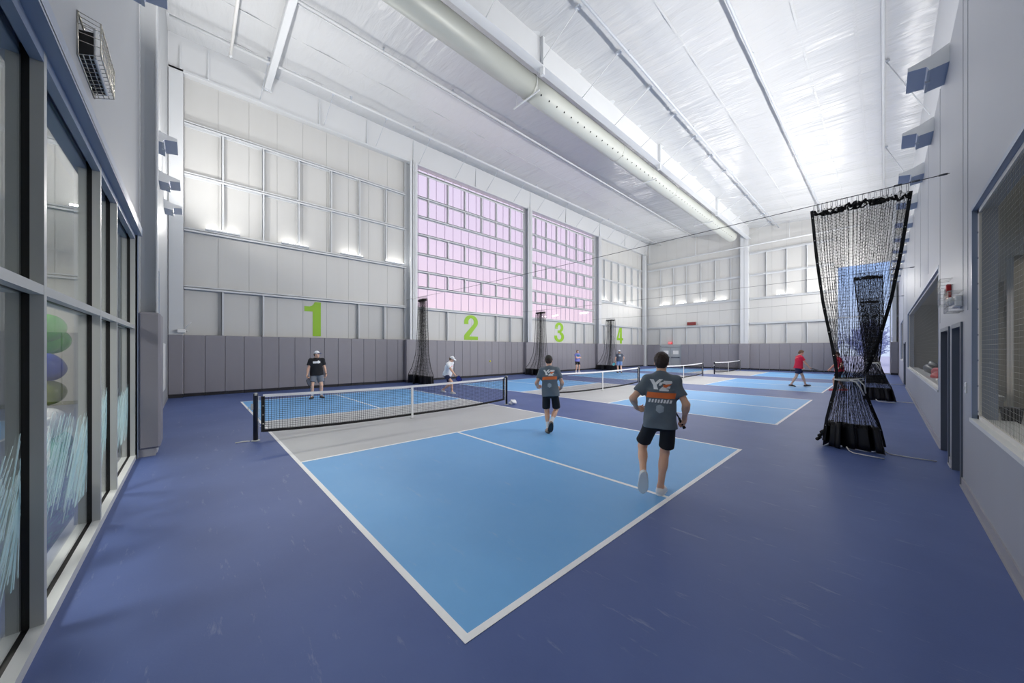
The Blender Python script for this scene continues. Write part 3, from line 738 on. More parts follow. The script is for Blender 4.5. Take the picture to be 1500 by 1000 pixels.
# turquoise brushed film on the lower panes
film = mat('turquoise_film', S(214, 240, 244), .6); film.node_tree.nodes['Principled BSDF'].inputs['Alpha'].default_value = .5
rf = random.Random(5)
for pi, (a, c) in enumerate(((-6.52, -4.8), (-4.66, -3.76), (-3.6, -1.95), (-1.8, 0.))):
    b = MB(); n = int((c-a)*85)
    for k in range(n):
        x = rf.uniform(a+.05, c-.03); u = (x-a)/(c-a); zt = 1.14+.1*math.sin(2.6*x+1)+rf.uniform(-.3, .16); ln_ = rf.uniform(.12, .55)
        w_ = rf.uniform(.004, .022); z0_ = max(.42, zt-ln_); sl = min((zt-z0_)*.95, x-a-.02)
        if sl < .02: continue
        b.prism([(x, FC+.0045, z0_), (x+w_, FC+.0045, z0_), (x+w_-sl, FC+.0045, zt), (x-sl, FC+.0045, zt)], (0, .0008, 0))
    o = b.build('film_streaks', film, W, off); o['label'] = 'turquoise brush streak film'; o['kind'] = 'stuff'
# lounge behind the glass
lw_ = MB(); lw_.box(-9.2, 3, -8.3, -8.2, 0, 3.8); lw_.box(-9.3, -9.2, -8.3, YB, 0, 3.8); lw_.box(3.0, 3.1, -8.3, YG, 0, 3.8); lw_.box(-9.3, 3.1, -8.3, YB, 3.75, 3.85)
tag(lw_.build('wall_lounge', M['tan']), kind='structure', label='lounge room behind the glass front')
carp = mat('blue_carpet', S(52, 62, 84), .95)
nt = carp.node_tree; N = nt.nodes; L = nt.links; p = N['Principled BSDF']; tc = N.new('ShaderNodeTexCoord'); mp = N.new('ShaderNodeMapping'); mp.inputs['Scale'].default_value = (3, 26, 1)
L.new(tc.outputs['Object'], mp.inputs[0]); nn = N.new('ShaderNodeTexNoise'); nn.inputs['Scale'].default_value = 2.5; nn.inputs['Detail'].default_value = 4; L.new(mp.outputs[0], nn.inputs['Vector'])
rr_ = N.new('ShaderNodeValToRGB'); cr = rr_.color_ramp; cr.elements[0].position = .3; cr.elements[0].color = S(34, 42, 62); cr.elements[1].position = .55; cr.elements[1].color = S(78, 90, 112); e = cr.elements.new(.68); e.color = S(60, 150, 110)
L.new(nn.outputs['Fac'], rr_.inputs[0]); L.new(rr_.outputs[0], p.inputs['Base Color'])
b = MB(); b.box(-9.2, 3, -8.2, F0-.05, .001, .008); tag(b.build('floor_carpet', carp), kind='structure', label='blue flecked carpet in the lounge')
for x in (-6.5, -2.5): light('lounge_ceiling_lamp', (x, -4.6, 3.7), 1.2, 130, (0, 0, 0), sy=1.2, col=(1, .96, .9))
# balloons
def balloon(c, r, col, label):
    t = thing('balloon', label, 'balloon', c, group='balloon column in the lounge')
    b = MB(); prof = []
    for k in range(13):
        a = math.pi*k/12; z = -math.cos(a); rad = math.sin(a)*(1 if z > 0 else 1-.12*z*z); prof.append((max(.004, rad)*r, z*r*(1.08 if z < 0 else 1)))
    b.lathe(prof, 20); b.build('skin', col, t)
    b = MB(); b.lathe([(.012, -r*1.12), (.006, -r*1.07), (.004, -r*1.06)], 8); b.build('knot', col, t)
bg_ = mat('balloon_green', S(96, 190, 70), .25); bb_ = mat('balloon_blue', S(60, 84, 170), .25); bw_ = mat('balloon_white', S(232, 232, 228), .25); bt_ = mat('balloon_teal_green', S(24, 128, 92), .25); by_ = mat('balloon_clear_olive', S(130, 140, 70), .15)
for c, r, m, l in (((-6.28, -2.75, 2.12), .19, bg_, 'top green balloon of the lounge balloon column'), ((-6.72, -2.85, 1.95), .19, bg_, 'green balloon touching the frame below the top one'), ((-7.16, -2.85, 1.95), .19, bg_, 'green balloon in second row near the jamb'),
                   ((-6.45, -2.8, 1.58), .18, bb_, 'blue balloon under the green ones, nearer the frame'), ((-6.86, -2.85, 1.55), .18, bb_, 'blue balloon under the green ones, nearer the jamb'), ((-7.26, -2.9, 1.5), .18, bb_, 'lower blue balloon above the olive one'),
                   ((-6.95, -2.85, 1.15), .18, by_, 'shiny olive balloon above the big white one'), ((-6.78, -2.85, .7), .23, bw_, 'big white balloon in the balloon column'),
                   ((-7.2, -2.85, .33), .2, bt_, 'dark green balloon near the floor by the jamb'), ((-6.6, -2.8, .26), .2, bt_, 'dark green balloon near the floor by the frame'), ((-6.9, -3.25, .24), .2, bb_, 'blue balloon on the carpet behind the dark green ones')):
    balloon(c, r, m, l)
def rtable(x, y, label):
    t = thing('round_table', label, 'table', (x, y, .008), group='white tables in the lounge')
    b = MB(); b.lathe([(.5, .715), (.52, .725), (.52, .74), (.5, .75)], 40); b.build('tabletop', M['white'], t)
    b = MB(); b.lathe([(.035, .02), (.035, .715)], 14); b.build('pedestal', M['chrome'], t)
    b = MB(); b.lathe([(.28, 0), (.28, .012), (.05, .03)], 30); b.build('base', M['chrome'], t)
rtable(-3.62, -2.75, 'white round table behind the glass beside the balloons'); rtable(-1.6, -2.75, 'white round table behind the glass nearest the camera')
def chair(x, y, rz, label):
    t = thing('lounge_chair', label, 'chair', (x, y, .008), rz, group='white chairs in the lounge')
    b = MB(); b.cbox(-.23, .23, -.22, .22, .43, .47, .012); b.build('seat', M['white'], t)
    b = MB()
    pts = [(-.22+.44*i/8, -.24-.05*math.sin(math.pi*i/8)) for i in range(9)]
    for (xa, ya), (xb, yb) in zip(pts[:-1], pts[1:]): b.prism([(xa, ya, .5), (xb, yb, .5), (xb, yb-.015, .5), (xa, ya-.015, .5)], (0, -.05, .38))
    b.build('backrest', M['white'], t)
    for sx in (-1, 1):
        for sy in (-1, 1):
            b = MB(); b.tube([(sx*.17, sy*.16, .44), (sx*.22, sy*.21, 0)], .012, 8); b.build('leg', M['chrome'], t)
chair(-4.75, -2.7, R(-90), 'white lounge chair on the balloon side of the far table'); chair(-2.62, -3.1, R(70), 'white lounge chair between the two lounge tables'); chair(-2.45, -2.45, R(-95), 'white lounge chair facing the table nearest the camera')
# column with padded foot beside the glass front
c = MB(); CX0, CX1 = -7.22, -6.92
c.box(CX0, CX1, YG-.02, YG+.01, 0, 14.3); c.box(-7.08, -7.06, YG, YG+.24, 0, 14.3); c.box(CX0, CX1, YG+.22, YG+.24, 0, 14.3); c.box(CX1-.07, CX1+.01, YG, YG+.03, 0, 14.3)
tag(c.build('column', M['steel']), kind='structure', label='white steel column beside the glass front')
t = thing('wall_pad', 'tall grey padded wrap around the column beside the glass front', 'wall pad', (-7.0, YG+.15, 0)); off = (-7.0, YG+.15, 0)
b = MB(); b.cbox(-7.35, -6.66, YG+.02, YG+.29, .13, 2.44, .03); b.build('cushion', M['pad'], t, off)
b = MB(); b.box(-7.3, -6.7, YG+.02, YG+.23, 0, .135); b.build('base_strip', M['base'], t, off)
b = MB(); b.box(-6.66, -6.63, YG+.021, YG+.033, 0, .1); b.box(-9.4, -7.36, YG+.021, YG+.033, 0, .1); b.box(-16.6, -11.3, YG+.021, YG+.033, 0, .1); tag(b.build('baseboard_front', M['base']), kind='structure')
# opening past the column: framed dark glass window above and a pale notice board
W = thing('window_8', 'dark framed window in the side wall past the padded column', None, (-10.35, YG, 0), kind='structure'); off = (-10.35, YG, 0)
b = MB(); b.box(-11.3, -9.4, YG-.15, YG-.13, 0, 3.9); b.build('pane', M['glass'], W, off)
for q in ((-11.34, -11.26, 0, 3.95), (-9.44, -9.36, 0, 3.95), (-11.3, -9.4, 3.87, 3.95), (-11.3, -9.4, 2.0, 2.06)):
    b = MB(); b.box(q[0], q[1], YG-.2, YG+.05, q[2], q[3]); b.build('frame', M['steelblue'], W, off)
b = MB(); b.box(-11.5, -9.3, YG-.7, YG-.66, 0, 4); b.box(-11.5, -11.3, YG-.7, YG-.3, 0, 4); b.box(-9.4, -9.3, YG-.7, YG-.3, 0, 4); b.box(-11.5, -9.3, YG-.7, YG-.3, 2.55, 2.6); b.build('backing', M['doorframe'], W, off)
t = thing('notice_board', 'tall narrow pale notice panel on the side wall near the corner', 'sign', (-13.6, YG+.03, .55))
b = MB(); b.cbox(-.45, .45, -.01, .025, 0, 1.45, .008); b.build('panel', M['white'], t); b = MB(); b.box(-.47, .47, -.01, .012, -.02, 1.47); b.build('frame', M['alum'], t)
# chrome guarded wall speaker high on the side wall
t = thing('wall_speaker', 'black and white wall speaker inside a chrome wire guard', 'speaker', (-2.9, YG+.02, 4.13))
b = MB(); b.prism([(-.26, 0, .02), (.3, 0, .02), (.3, .08, .04), (-.26, .08, .04)], (0, 0, .2)); q = b.build('body', M['gasket'], t)
b = MB(); b.cbox(-.26, .3, .078, .1, .03, .29, .008); b.build('front_panel', M['white'], t)
b = MB(); X0, X1, D_, Z0, Z1 = -.31, .34, .125, -.0, .34; rr3 = .005
b.tube([(X0, .005, Z0), (X1, .005, Z0), (X1, .005, Z1), (X0, .005, Z1)], .007, 6, closed=True)
b.tube([(X0, D_, Z0+.05), (X1, D_, Z0+.05), (X1, D_, Z1-.03), (X0, D_, Z1-.03)], .005, 6, closed=True)
for i in range(12):
    x = X0+(X1-X0)*i/11; b.tube([(x, .005, Z0), (x, D_, Z0+.05), (x, D_, Z1-.03), (x, .005, Z1)], .0035, 5)
for k in range(1, 4):
    z = Z0+.05+(Z1-.08-Z0)*k/4; b.tube([(X0, .005, z), (X0, D_, z), (X1, D_, z), (X1, .005, z)], .0035, 5)
    y = D_*k/4; b.tube([(X0, y, Z0+.05*k/4), (X1, y, Z0+.05*k/4)], .0035, 5)
b.build('wire_guard', M['chrome'], t)
# security camera low at the near corner of the numbered wall
t = thing('security_camera', 'white security camera with bracket above the pads in the near corner', 'camera', (-16.3, -1.55, 2.45))
b = MB(); b.cbox(-.02, .16, -.1, .14, 0, .13, .02); b.build('body', M['white'], t); b = MB(); b.tube([(.05, .08, .12), (.1, .3, .42)], .014, 8); b.build('arm', M['steel'], t); b = MB(); b.lathe([(.03, 0), (.03, .03), (.02, .05)], 14); q = b.build('lens_cap', M['alum'], t); q.location = (.06, .16, .06); q.rotation_euler = (R(-90), 0, 0)

# ------------------------------------------------------------------ roof liner, duct, beam, pipes
nx, ny = 60, 330
xs = np.linspace(-16.9, 3.05, nx); ys_ = np.linspace(-2.3, 36.6, ny)
X, Y = np.meshgrid(xs, ys_, indexing='ij')
rg = np.random.default_rng(2)
Z = 13.75-.075*(X+16.4)-.05*np.abs(np.sin(math.pi*(Y-.2)/2.5))**.6-.03*np.abs(np.sin(math.pi*(X+16)/1.9))**.5
fine = rg.normal(0, 1, X.shape); 
for _ in range(2): fine = (fine+np.roll(fine, 1, 0)+np.roll(fine, -1, 0)+np.roll(fine, 2, 0)+np.roll(fine, -2, 0))/5
Z = Z+fine*.012
V = np.stack([X, Y, Z], -1).reshape(-1, 3); I = np.arange(nx*ny).reshape(nx, ny)
F = np.stack([I[:-1, :-1], I[:-1, 1:], I[1:, 1:], I[1:, :-1]], -1).reshape(-1, 4)
cl = tag(np_mesh('ceiling', V, F, M['ceil']), kind='structure', label='white quilted roof liner sagging between purlins')
b = MB(); b.box(-17, 3.1, -2.4, 36.8, 14.3, 14.4); b.build('roof_deck', M['steel'], cl)
for k, x in enumerate((-15.2, -13.2, -9.2, -3.1, -0.2, 1.1)):
    b = MB(); b.box(x-.03, x+.03, -2.2, 36.5, ceil_z(x)-.085, ceil_z(x)-.07); b.build('liner_strap', M['ceil'], cl)
# round duct
DXc, DZc, DR = -7.5, 11.9, .43
t = thing('air_duct', 'long round white duct hung along the roof beam', 'duct', (DXc, 8.3, DZc))
def ringdisc(mb, n=40): pass
b = MB(); b.tube([(0, -9.85, 0), (0, -.05, 0)], .425, 40); b.tube([(0, -.05, 0), (0, .02, 0)], .445, 40); b.build('metal_section', M['ductmetal'], t)
b = MB(); P = [(0, .02, 0)]+[(0, .02+25.9*k/24, 0) for k in range(1, 25)]+[(0, 26.0, 0)]
b.tube(P, [.435]*25+[.41], 40)
y = .35
while y < 25.6:
    a = R(-45); c0 = Vector((math.cos(a), 0, math.sin(a)))*.4365; u = Vector((-math.sin(a), 0, math.cos(a))); ring = [c0+u*.036*math.cos(q)+Vector((0, .036*math.sin(q), 0)) for q in [2*math.pi*k/10 for k in range(10)]]
    ring = [Vector((v.x*.4375/max(.01, math.hypot(v.x, v.z)), y+v.y, v.z*.4375/math.hypot(v.x, v.z))) for v in ring]
    b.add(ring, [tuple(range(10))], 1); y += .47
b.build('fabric_section', [M['duct'], M['hole']], t)
b = MB()
for yy in (.0, 6.4, 12.9, 19.3): b.tube([(math.cos(q)*.442, yy, math.sin(q)*.442) for q in [2*math.pi*k/32 for k in range(32)]], .012, 6, closed=True)
b.build('clamp_band', M['alum'], t)
for i, y in enumerate((-.6, 8.2, 17.9, 27.4)):
    h = thing('duct_hanger', f'strut trapeze hanger crossing under the duct, {ORD[i]} from the camera', 'hanger', (DXc, y, DZc-.5), group='strut hangers under the duct')
    b = MB(); b.box(-.75, .62, -.025, .025, -.025, .02); b.build('strut', M['steel'], h)
    for x in (-.6, .52):
        b = MB(); b.tube([(x, 0, 0), (x, 0, ceil_z(DXc)-DZc+.4)], .008, 6); b.build('rod', M['steel'], h)
# roof beam with webs
BX = -6.62; BZ0 = 11.92; BZ1 = 12.98
b = MB(); b.box(BX-.012, BX+.012, -1.9, 36.2, BZ0, BZ1+.1); b.box(BX-.16, BX+.16, -1.9, 36.2, BZ0-.02, BZ0); b.box(BX-.16, BX+.16, -1.9, 36.2, BZ1, BZ1+.02)
bm_ = tag(b.build('beam_ridge', M['steel']), kind='structure', label='deep white roof beam running beside the duct')
for y in (-1, 8.0, 17.5, 27.0):
    q = MB(); q.box(BX, BX+.15, y-.05, y+.05, BZ0-.3, BZ1); q.build('stiffener', M['steel'], bm_)
for i in range(15):
    y = .4+2.48*i
    t = thing('brace_rod', f'thin diagonal brace from roof beam to purlin, {ORD[i]} from the camera', 'brace', (BX+.1, y, BZ0), group='diagonal braces along the roof beam')
    b = MB(); b.tube([(0, 0, 0), (1.62, 0, ceil_z(BX+1.7)-BZ0-.16)], .013, 6); b.build('rod', M['steel'], t)
    b = MB(); b.box(1.52, 1.74, -.05, .05, ceil_z(BX+1.7)-BZ0-.18, ceil_z(BX+1.7)-BZ0-.11); b.build('clip', M['steel_shadow'], t)
for i in range(15):
    y = .9+2.48*i
    t = thing('brace_rod', f'thin diagonal brace over the numbered wall, {ORD[i]} from the near corner', 'brace', (-16.3, y, ZT+.05), group='diagonal braces over the numbered wall')
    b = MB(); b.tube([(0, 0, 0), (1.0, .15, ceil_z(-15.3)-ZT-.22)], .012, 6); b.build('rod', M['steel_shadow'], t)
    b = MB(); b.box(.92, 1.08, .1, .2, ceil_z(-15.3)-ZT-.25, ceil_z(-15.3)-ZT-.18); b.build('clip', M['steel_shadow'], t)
for i, (x, z, y) in enumerate(((1.79, 12.25, 17.3), (1.79, 12.25, 25.1), (1.79, 12.25, 11.4))):
    t = thing('brace_rod', f'thin diagonal brace from liner strap to upper lining above grey wall, {("second", "third", "first")[i]} from camera', 'brace', (x, y, z), group='diagonal braces above the grey wall')
    b = MB(); b.tube([(0, 0, 0), (1.0, 0, -2.4)], .02, 6); b.build('rod', M['steel'], t)
    b = MB(); b.box(-.08, .08, -.05, .05, -.04, .04); b.build('clip', M['steel_shadow'], t)
# sprinkler and conduit lines
def pipe(name, x, z, r, label, cat, mm='steel', heads=True, y0=-1.8, y1=36.2, clampstep=3.1):
    t = thing(name, label, cat, (x, 0, z))
    b = MB(); b.tube([(0, y0, 0), (0, y1, 0)], r, 10); b.build('run', M[mm], t)
    if heads:
        y = 1.0
        while y < 35.5:
            b = MB(); b.lathe([(r*.7, -r*1.2), (r*.7, r*1.8), (r*.4, r*3), (r*1.1, r*3.2), (r*.2, r*3.4)], 8, (0, y, 0)); b.build('sprinkler_head', M['steel_shadow'], t); y += clampstep
    return t
pipe('sprinkler_pipe', -14.7, 13.15, .055, 'white sprinkler pipe closest to the numbered wall', 'pipe')
pipe('sprinkler_pipe', -11.1, 13.1, .04, 'white sprinkler pipe between duct and numbered wall', 'pipe')
pipe('conduit', -11.35, 13.2, .022, 'thin conduit running beside the middle sprinkler pipe', 'pipe', heads=False)
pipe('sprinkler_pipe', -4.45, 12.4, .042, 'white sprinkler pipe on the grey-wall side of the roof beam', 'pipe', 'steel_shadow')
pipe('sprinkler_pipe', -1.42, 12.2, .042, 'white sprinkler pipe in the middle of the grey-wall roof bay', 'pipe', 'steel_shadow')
pipe('conduit', 1.72, 12.2, .05, 'straight pale pipe along the ceiling above the grey wall', 'pipe', heads=False)
b = MB(); b.cbox(-16.28, -6.8, 1.04, 1.27, ceil_z(-12)-.42, ceil_z(-12)-.14, .015); b.box(-16.28, -16.2, 1.0, 1.31, ceil_z(-12)-.46, ceil_z(-12)-.1)
tag(b.build('beam_cross', M['steel']), kind='structure', label='short white roof beam crossing above number 1')
t = thing('branch_pipe', 'bright white branch pipe with capped end near the eave', 'pipe', (-16.1, -.15, 13.05)); b = MB(); b.tube([(.9, 0, 0), (9.3, 0, .05)], .05, 10); b.build('run', M['white'], t); b = MB(); b.tube([(.86, 0, 0), (1.0, 0, 0)], .062, 10); b.build('cap', M['steel'], t)
# pipes along the far wall
t = thing('wall_pipe', 'white sprinkler pipe across the far wall below the roof', 'pipe', (-6.9, 36.0, 11.25)); b = MB(); b.tube([(-9.2, 0, 0), (7.5, 0, 0)], .06, 10); b.build('run', M['steel'], t)
for x in (-8.9, -4.2, 3.2):
    b = MB(); b.tube([(x, 0, 0), (x, 0, ceil_z(-6.9+x)-11.3)], .02, 8); b.build('drop_rod', M['steel'], t)
# ------------------------------------------------------------------ pickleball nets
def net(i):
    y0 = i*GAP; yc = y0+CW/2
    pl = ('nearest court, beside the running players', 'second court, beyond the nearest net', 'third court, behind the running player in front', 'farthest court, next to the far wall')[i]
    t = thing('pickleball_net', f'pickleball net across the {pl}', 'net', (-6.705, yc, 0), group='pickleball nets')
    hp = 3.353; top = .93
    for s in (-1, 1):
        b = MB(); b.lathe([(.04, 0), (.04, .9), (.036, .93), (.01, .94)], 18, (0, s*hp, 0)); po = b.build('post', M['post'], t)
        b = MB(); b.lathe([(.075, 0), (.075, .012), (.045, .02)], 18, (0, s*hp, 0)); b.build('floor_plate', M['alum'], po)
        b = MB(); b.box(-.05, .05, s*hp-.02, s*hp+.02, .9, .935); b.lathe([(.03, .935), (.03, .95)], 12, (0, s*hp, 0)); b.build('cap_pulley', M['alum'], po)
        if s < 0:
            b = MB(); b.cbox(-.02, .02, s*hp-.075, s*hp-.035, .62, .74, .006); b.tube([(0, s*hp-.07, .68), (0, s*hp-.12, .68), (.02, s*hp-.12, .62)], .008, 6); b.build('crank', M['alum'], po)
    def ztop(v): return .864+(.914-.864)*(abs(v)/hp)**1.6
    n = 24; vs = [-hp+.12+(2*hp-.24)*k/n for k in range(n+1)]
    b = MB()
    for a, c in zip(vs[:-1], vs[1:]):
        b.prism([(-.008, a, ztop(a)-.055), (-.008, c, ztop(c)-.055), (-.008, c, ztop(c)), (-.008, a, ztop(a))], (.016, 0, 0))
    b.build('top_tape', M['netband'], t)
    zb = lambda v: .10+.09*(abs(v)/hp)**3
    b = MB()
    for a, c in zip(vs[:-1], vs[1:]):
        b.prism([(-.007, a, zb(a)-.025), (-.007, c, zb(c)-.025), (-.007, c, zb(c)+.03), (-.007, a, zb(a)+.03)], (.014, 0, 0))
    b.build('bottom_tape', M['cord'], t)
    for s in (-1, 1):
        e = s*(hp-.12); b = MB(); b.box(-.009, .009, e-.03, e+.03, zb(e)-.02, ztop(e)-.04); sd = b.build('side_tape', M['cord'], t)
        g = MB()
        for z in (.32, .5, .68): g.tube([(-.012, e, z), (.012, e, z)], .012, 8)
        g.build('grommet', M['chrome'], sd)
        b = MB(); b.tube([(0, e, ztop(e)-.05), (0, s*hp, .88)], .005, 5)
        for k, z in enumerate((.25, .42, .6, .75)): b.tube([(0, e, z), (0, s*hp-s*.03, z+.05)], .003, 5)
        b.tube([(.01, s*hp-s*.05, .88), (.012, s*hp-s*.055, .03)], .006, 5); b.build('lacing', M['netband'], t)
        b = MB(); b.tube([(0, s*(hp-.06), ztop(hp)-.01), (0, s*hp, .94)], .004, 5); b.build('headline_cable', M['cable'], t)
    b = MB(); b.box(-.014, .014, -.028, .028, .012, .865); b.build('center_strap', M['netband'], t)
    b = MB(); b.cbox(-.04, .04, -.05, .05, 0, .02, .005); b.build('strap_anchor', M['alum'], t)
    A = []; B = []; st = .047; y = -hp+.12
    while y < hp-.12:
        A.append((0, y, zb(y))); B.append((0, y, ztop(y)-.05)); y += st
    for k in range(1, 17):
        f = k/17
        for a, c in zip(vs[:-1], vs[1:]):
            A.append((0, a, zb(a)+(ztop(a)-.05-zb(a))*f)); B.append((0, c, zb(c)+(ztop(c)-.05-zb(c))*f))
    V, F = cords(A, B, .0026, 4); np_mesh('netting', V, F, M['cord'], t, smooth=False)
    return t
for i in range(4): net(i)
# small white towel bundle at the foot of the far net post
lump('folded_towel', M['white_c'], (-6.62, 6.62, 0), (.1, .13, .09), 'small white bundle on the floor at the nearest net post foot', 'towel', 9)
b = MB(); b.tube([(-6.72, -.62, .012), (-6.72, -.5, .016), (-6.70, -.4, .012)], .012, 6); tag(b.build('floor_rope', M['rope']), 'short white cord on the floor beside the crank post of nearest net', 'rope')

# ------------------------------------------------------------------ divider curtains
for i in range(3):
    y = CW+1.5+i*GAP
    t = thing('suspension_cable', f'thin steel cable spanning the hall over the {ORD[i]} row of netting', 'cable', (2.44, y, 4.6), group='cables carrying the divider netting')
    b = MB(); b.tube([(0, 0, 0), (-6, 0, -.06), (-13, 0, -.07), (-18.8, 0, 0)], .0075, 6); b.build('wire', M['cable'], t)
    b = MB()
    for x in (-.02, -.3, -.5): b.tube([(x, 0, 0), (x-.09, 0, 0)], .016, 8)
    b.build('turnbuckle', M['cable'], t)
def curtain(name, label, group, x0, Y, prof, nf, amp, cell, seed, waist=None, r=.0022, skirt=.46, flat=6., tails=True, sknf=6, conc=1., hemw=.028):
    rr = random.Random(seed)
    t = thing(name, label, 'curtain', (x0, Y, 0), group=group)
    prof = sorted(prof)
    zs_ = [p[0] for p in prof]
    def at(z):
        for (za, la, ra, aa), (zb, lb, rb, ab) in zip(prof[:-1], prof[1:]):
            if za <= z <= zb:
                f = (z-za)/(zb-za); return la+(lb-la)*f-x0, ra+(rb-ra)*f-x0, aa+(ab-aa)*f
        p = prof[-1] if z > zs_[-1] else prof[0]; return p[1]-x0, p[2]-x0, p[3]
    ph = [rr.uniform(0, 6.28) for _ in range(8)]
    def P(u, z):
        l, r_, a = at(z)
        q = u+.012*math.sin(9*u*6.28*.5+ph[0])+.02*math.sin(2.2*6.28*u+ph[1])
        yy = a*amp*(math.sin(nf*6.283*q+ph[2])+.45*math.sin(nf*.43*6.283*q+ph[3]+.35*z)+.15*math.sin(nf*2.3*6.283*q+ph[4]))
        du = .33/nf*math.sin(2*nf*6.283*q+ph[5]+.25*z)*min(1, 4*u, 4*(1-u))
        q2 = 2*min(1, max(0, u+du))-1; q2 = math.copysign(abs(q2)**conc, q2)
        return (l+(r_-l)*(.5+.5*q2), yy, z)
    top = zs_[-1]; nc = int(flat/cell); nr = int((top-skirt+.06)/cell)
    G = np.array([[P(c/nc, skirt-.06+(top-skirt+.06)*k/nr) for k in range(nr+1)] for c in range(nc+1)])
    jit = np.random.default_rng(seed).normal(0, .002, G.shape); G = G+jit
    A = np.concatenate([G[:, :-1].reshape(-1, 3), G[:-1].reshape(-1, 3)]); B = np.concatenate([G[:, 1:].reshape(-1, 3), G[1:].reshape(-1, 3)])
    V, F = cords(A, B, r, 3); np_mesh('netting', V, F, M['cord'], t, smooth=False)
    for u in (0., 1.):
        b = MB(); pts = [P(u, .1+(top-.1)*k/30) for k in range(31)]
        for p, q in zip(pts[:-1], pts[1:]): b.bar(p, q, hemw, .01)
        hm = b.build('side_hem', M['cord'], t); g = MB()
        for k in range(2, 30, 3): p = Vector(pts[k]); g.tube([p+Vector((0, -.014, 0)), p+Vector((0, .014, 0))], .011, 8)
        g.build('grommet', M['chrome'], hm)
    # bunched header rope with rings up to the cable
    l, r_, a = at(top)
    b = MB(); pts = []
    for k in range(90):
        u = k/89; pts.append((l+(r_-l)*u+rr.uniform(-.02, .02), rr.uniform(-.06, .06), top-.03+rr.uniform(-.06, .03)-.03*math.sin(u*9)))
    b.tube(pts, .02, 5)
    for k in range(16):
        c = l+(r_-l)*rr.uniform(.06, .74); rz = rr.uniform(.03, .05); b.tube([(c+rz*math.cos(q), .04*math.sin(2*q), top-.06+rz*math.sin(q)) for q in [6.283*j/8 for j in range(8)]], .014, 5, closed=True)
    b.build('header_rope', M['cord'], t)
    nrg = 18
    for k in range(nrg):
        c = l+(r_-l)*((k+.5)/nrg)**1.1; b = MB(); zt = 4.585; b.tube([(c+.012*math.cos(q), 0, (top+zt)/2+((zt-top)/2+.02)*math.sin(q)) for q in [6.283*j/10 for j in range(10)]], .003, 4, closed=True); b.build('hanging_ring', M['cable'], t)
    # weighted vinyl skirt, folded
    n = 130; zz = [0.012, .12, .25, .38, skirt]
    VV = []; FF = []
    for k in range(n+1):
        for z in zz:
            l, r_, a = at(z); u = k/n; wob = a*amp*(math.sin(sknf*6.283*u+ph[2])+.35*math.sin(2.3*sknf*6.283*u+ph[4]))*(.55+.45*math.sin(3.1*u*2+ph[6])); VV.append((l+(r_-l)*(u+.3/sknf*math.sin(2*sknf*6.283*u+ph[5])*min(1, 5*u, 5*(1-u))), wob*1.25, z))
    m_ = len(zz)
    for k in range(n):
        for j in range(m_-1): FF.append((k*m_+j, (k+1)*m_+j, (k+1)*m_+j+1, k*m_+j+1))
    o = np_mesh('weighted_skirt', VV, FF, M['black'], t)
    md = o.modifiers.new('thick', 'SOLIDIFY'); md.thickness = .012
    if waist:
        zc = waist; l, r_, a = at(zc); cx = (l+r_)/2; rx = (r_-l)/2+.03; ry = amp*a*1.5+.03
        b = MB()
        for d in range(2): b.tube([(cx+rx*math.cos(q), ry*math.sin(q), zc+.022*d+.02*math.sin(q+d)) for q in [6.283*j/24 for j in range(24)]], .009, 6, closed=True)
        b.tube([(cx+.02, -ry-.01, zc), (cx+.12, -ry-.05, zc+.02), (cx+.2, -ry-.04, zc-.08), (cx+.22, -ry-.03, zc-.22)], .011, 6)
        b.tube([(cx+.02, -ry-.01, zc), (cx+.1, -ry-.05, zc-.03), (cx+.15, -ry-.04, zc-.12), (cx+.2, -ry-.03, zc-.26)], .011, 6)
        b.build('tie_rope', M['rope'], t)
    if tails:
        l, r_, a = at(.0); cx = (l+r_)/2
        b = MB(); b.tube([(cx-.08, -.2, .07), (cx-.04, -.27, .02), (cx+.02, -.36, .012), (cx+.25, -.42, .012), (cx+.38, -.44, .012)], .009, 6); b.build('tail_rope', M['rope'], t)
        b = MB(); b.tube([(r_-.05, .05, .05), (r_+.05, 0, .012), (r_+.3, -.02, .012), (r_+.55, -.02, .012)], .009, 6); b.build('tail_rope', M['rope'], t)
    return t
Yc = [CW+1.5+GAP*i for i in range(3)]
near = curtain('net_curtain', 'big black net curtain tied at the waist, nearest on the grey wall side', 'net curtains tied back by the grey wall', 1.4, Yc[0],
    [(4.46, .80, 2.04, 1.), (3.53, .87, 1.94, 1.), (2.67, .96, 1.82, .95), (1.9, 1.08, 1.66, .8), (1.42, 1.14, 1.53, .62), (1.28, 1.14, 1.46, .5), (1.15, 1.13, 1.48, .5), (.8, 1.06, 1.58, .85), (.47, 1.0, 1.68, 1.35), (.0, .96, 1.76, 1.75)], 21, .09, .056, 11, waist=1.26, flat=8.6, r=.0021, sknf=4, hemw=.045)
b = MB()
for k in range(3): b.tube([(-.52+.03*k, -.12, .12+.07*k), (-.5+.03*k, .1, .12+.07*k)], .03, 8)
b.build('rolled_strap', M['cord'], near)
second = curtain('net_curtain', 'black net curtain with white tie standing behind the nearest one', 'net curtains tied back by the grey wall', 1.5, Yc[1],
    [(4.46, .98, 1.70, 1.), (2.86, 1.14, 1.72, 1.), (1.8, 1.24, 1.66, .7), (1.36, 1.26, 1.62, .5), (1.0, 1.26, 1.72, .8), (.47, 1.24, 1.92, 1.3), (.0, 1.22, 2.02, 1.6)], 15, .085, .06, 12, waist=1.34, flat=7.5, r=.003, sknf=4)
third = copy_tree(second); third.location = (1.36, Yc[2], 0); third['label'] = 'farthest black net curtain seen through the other two'
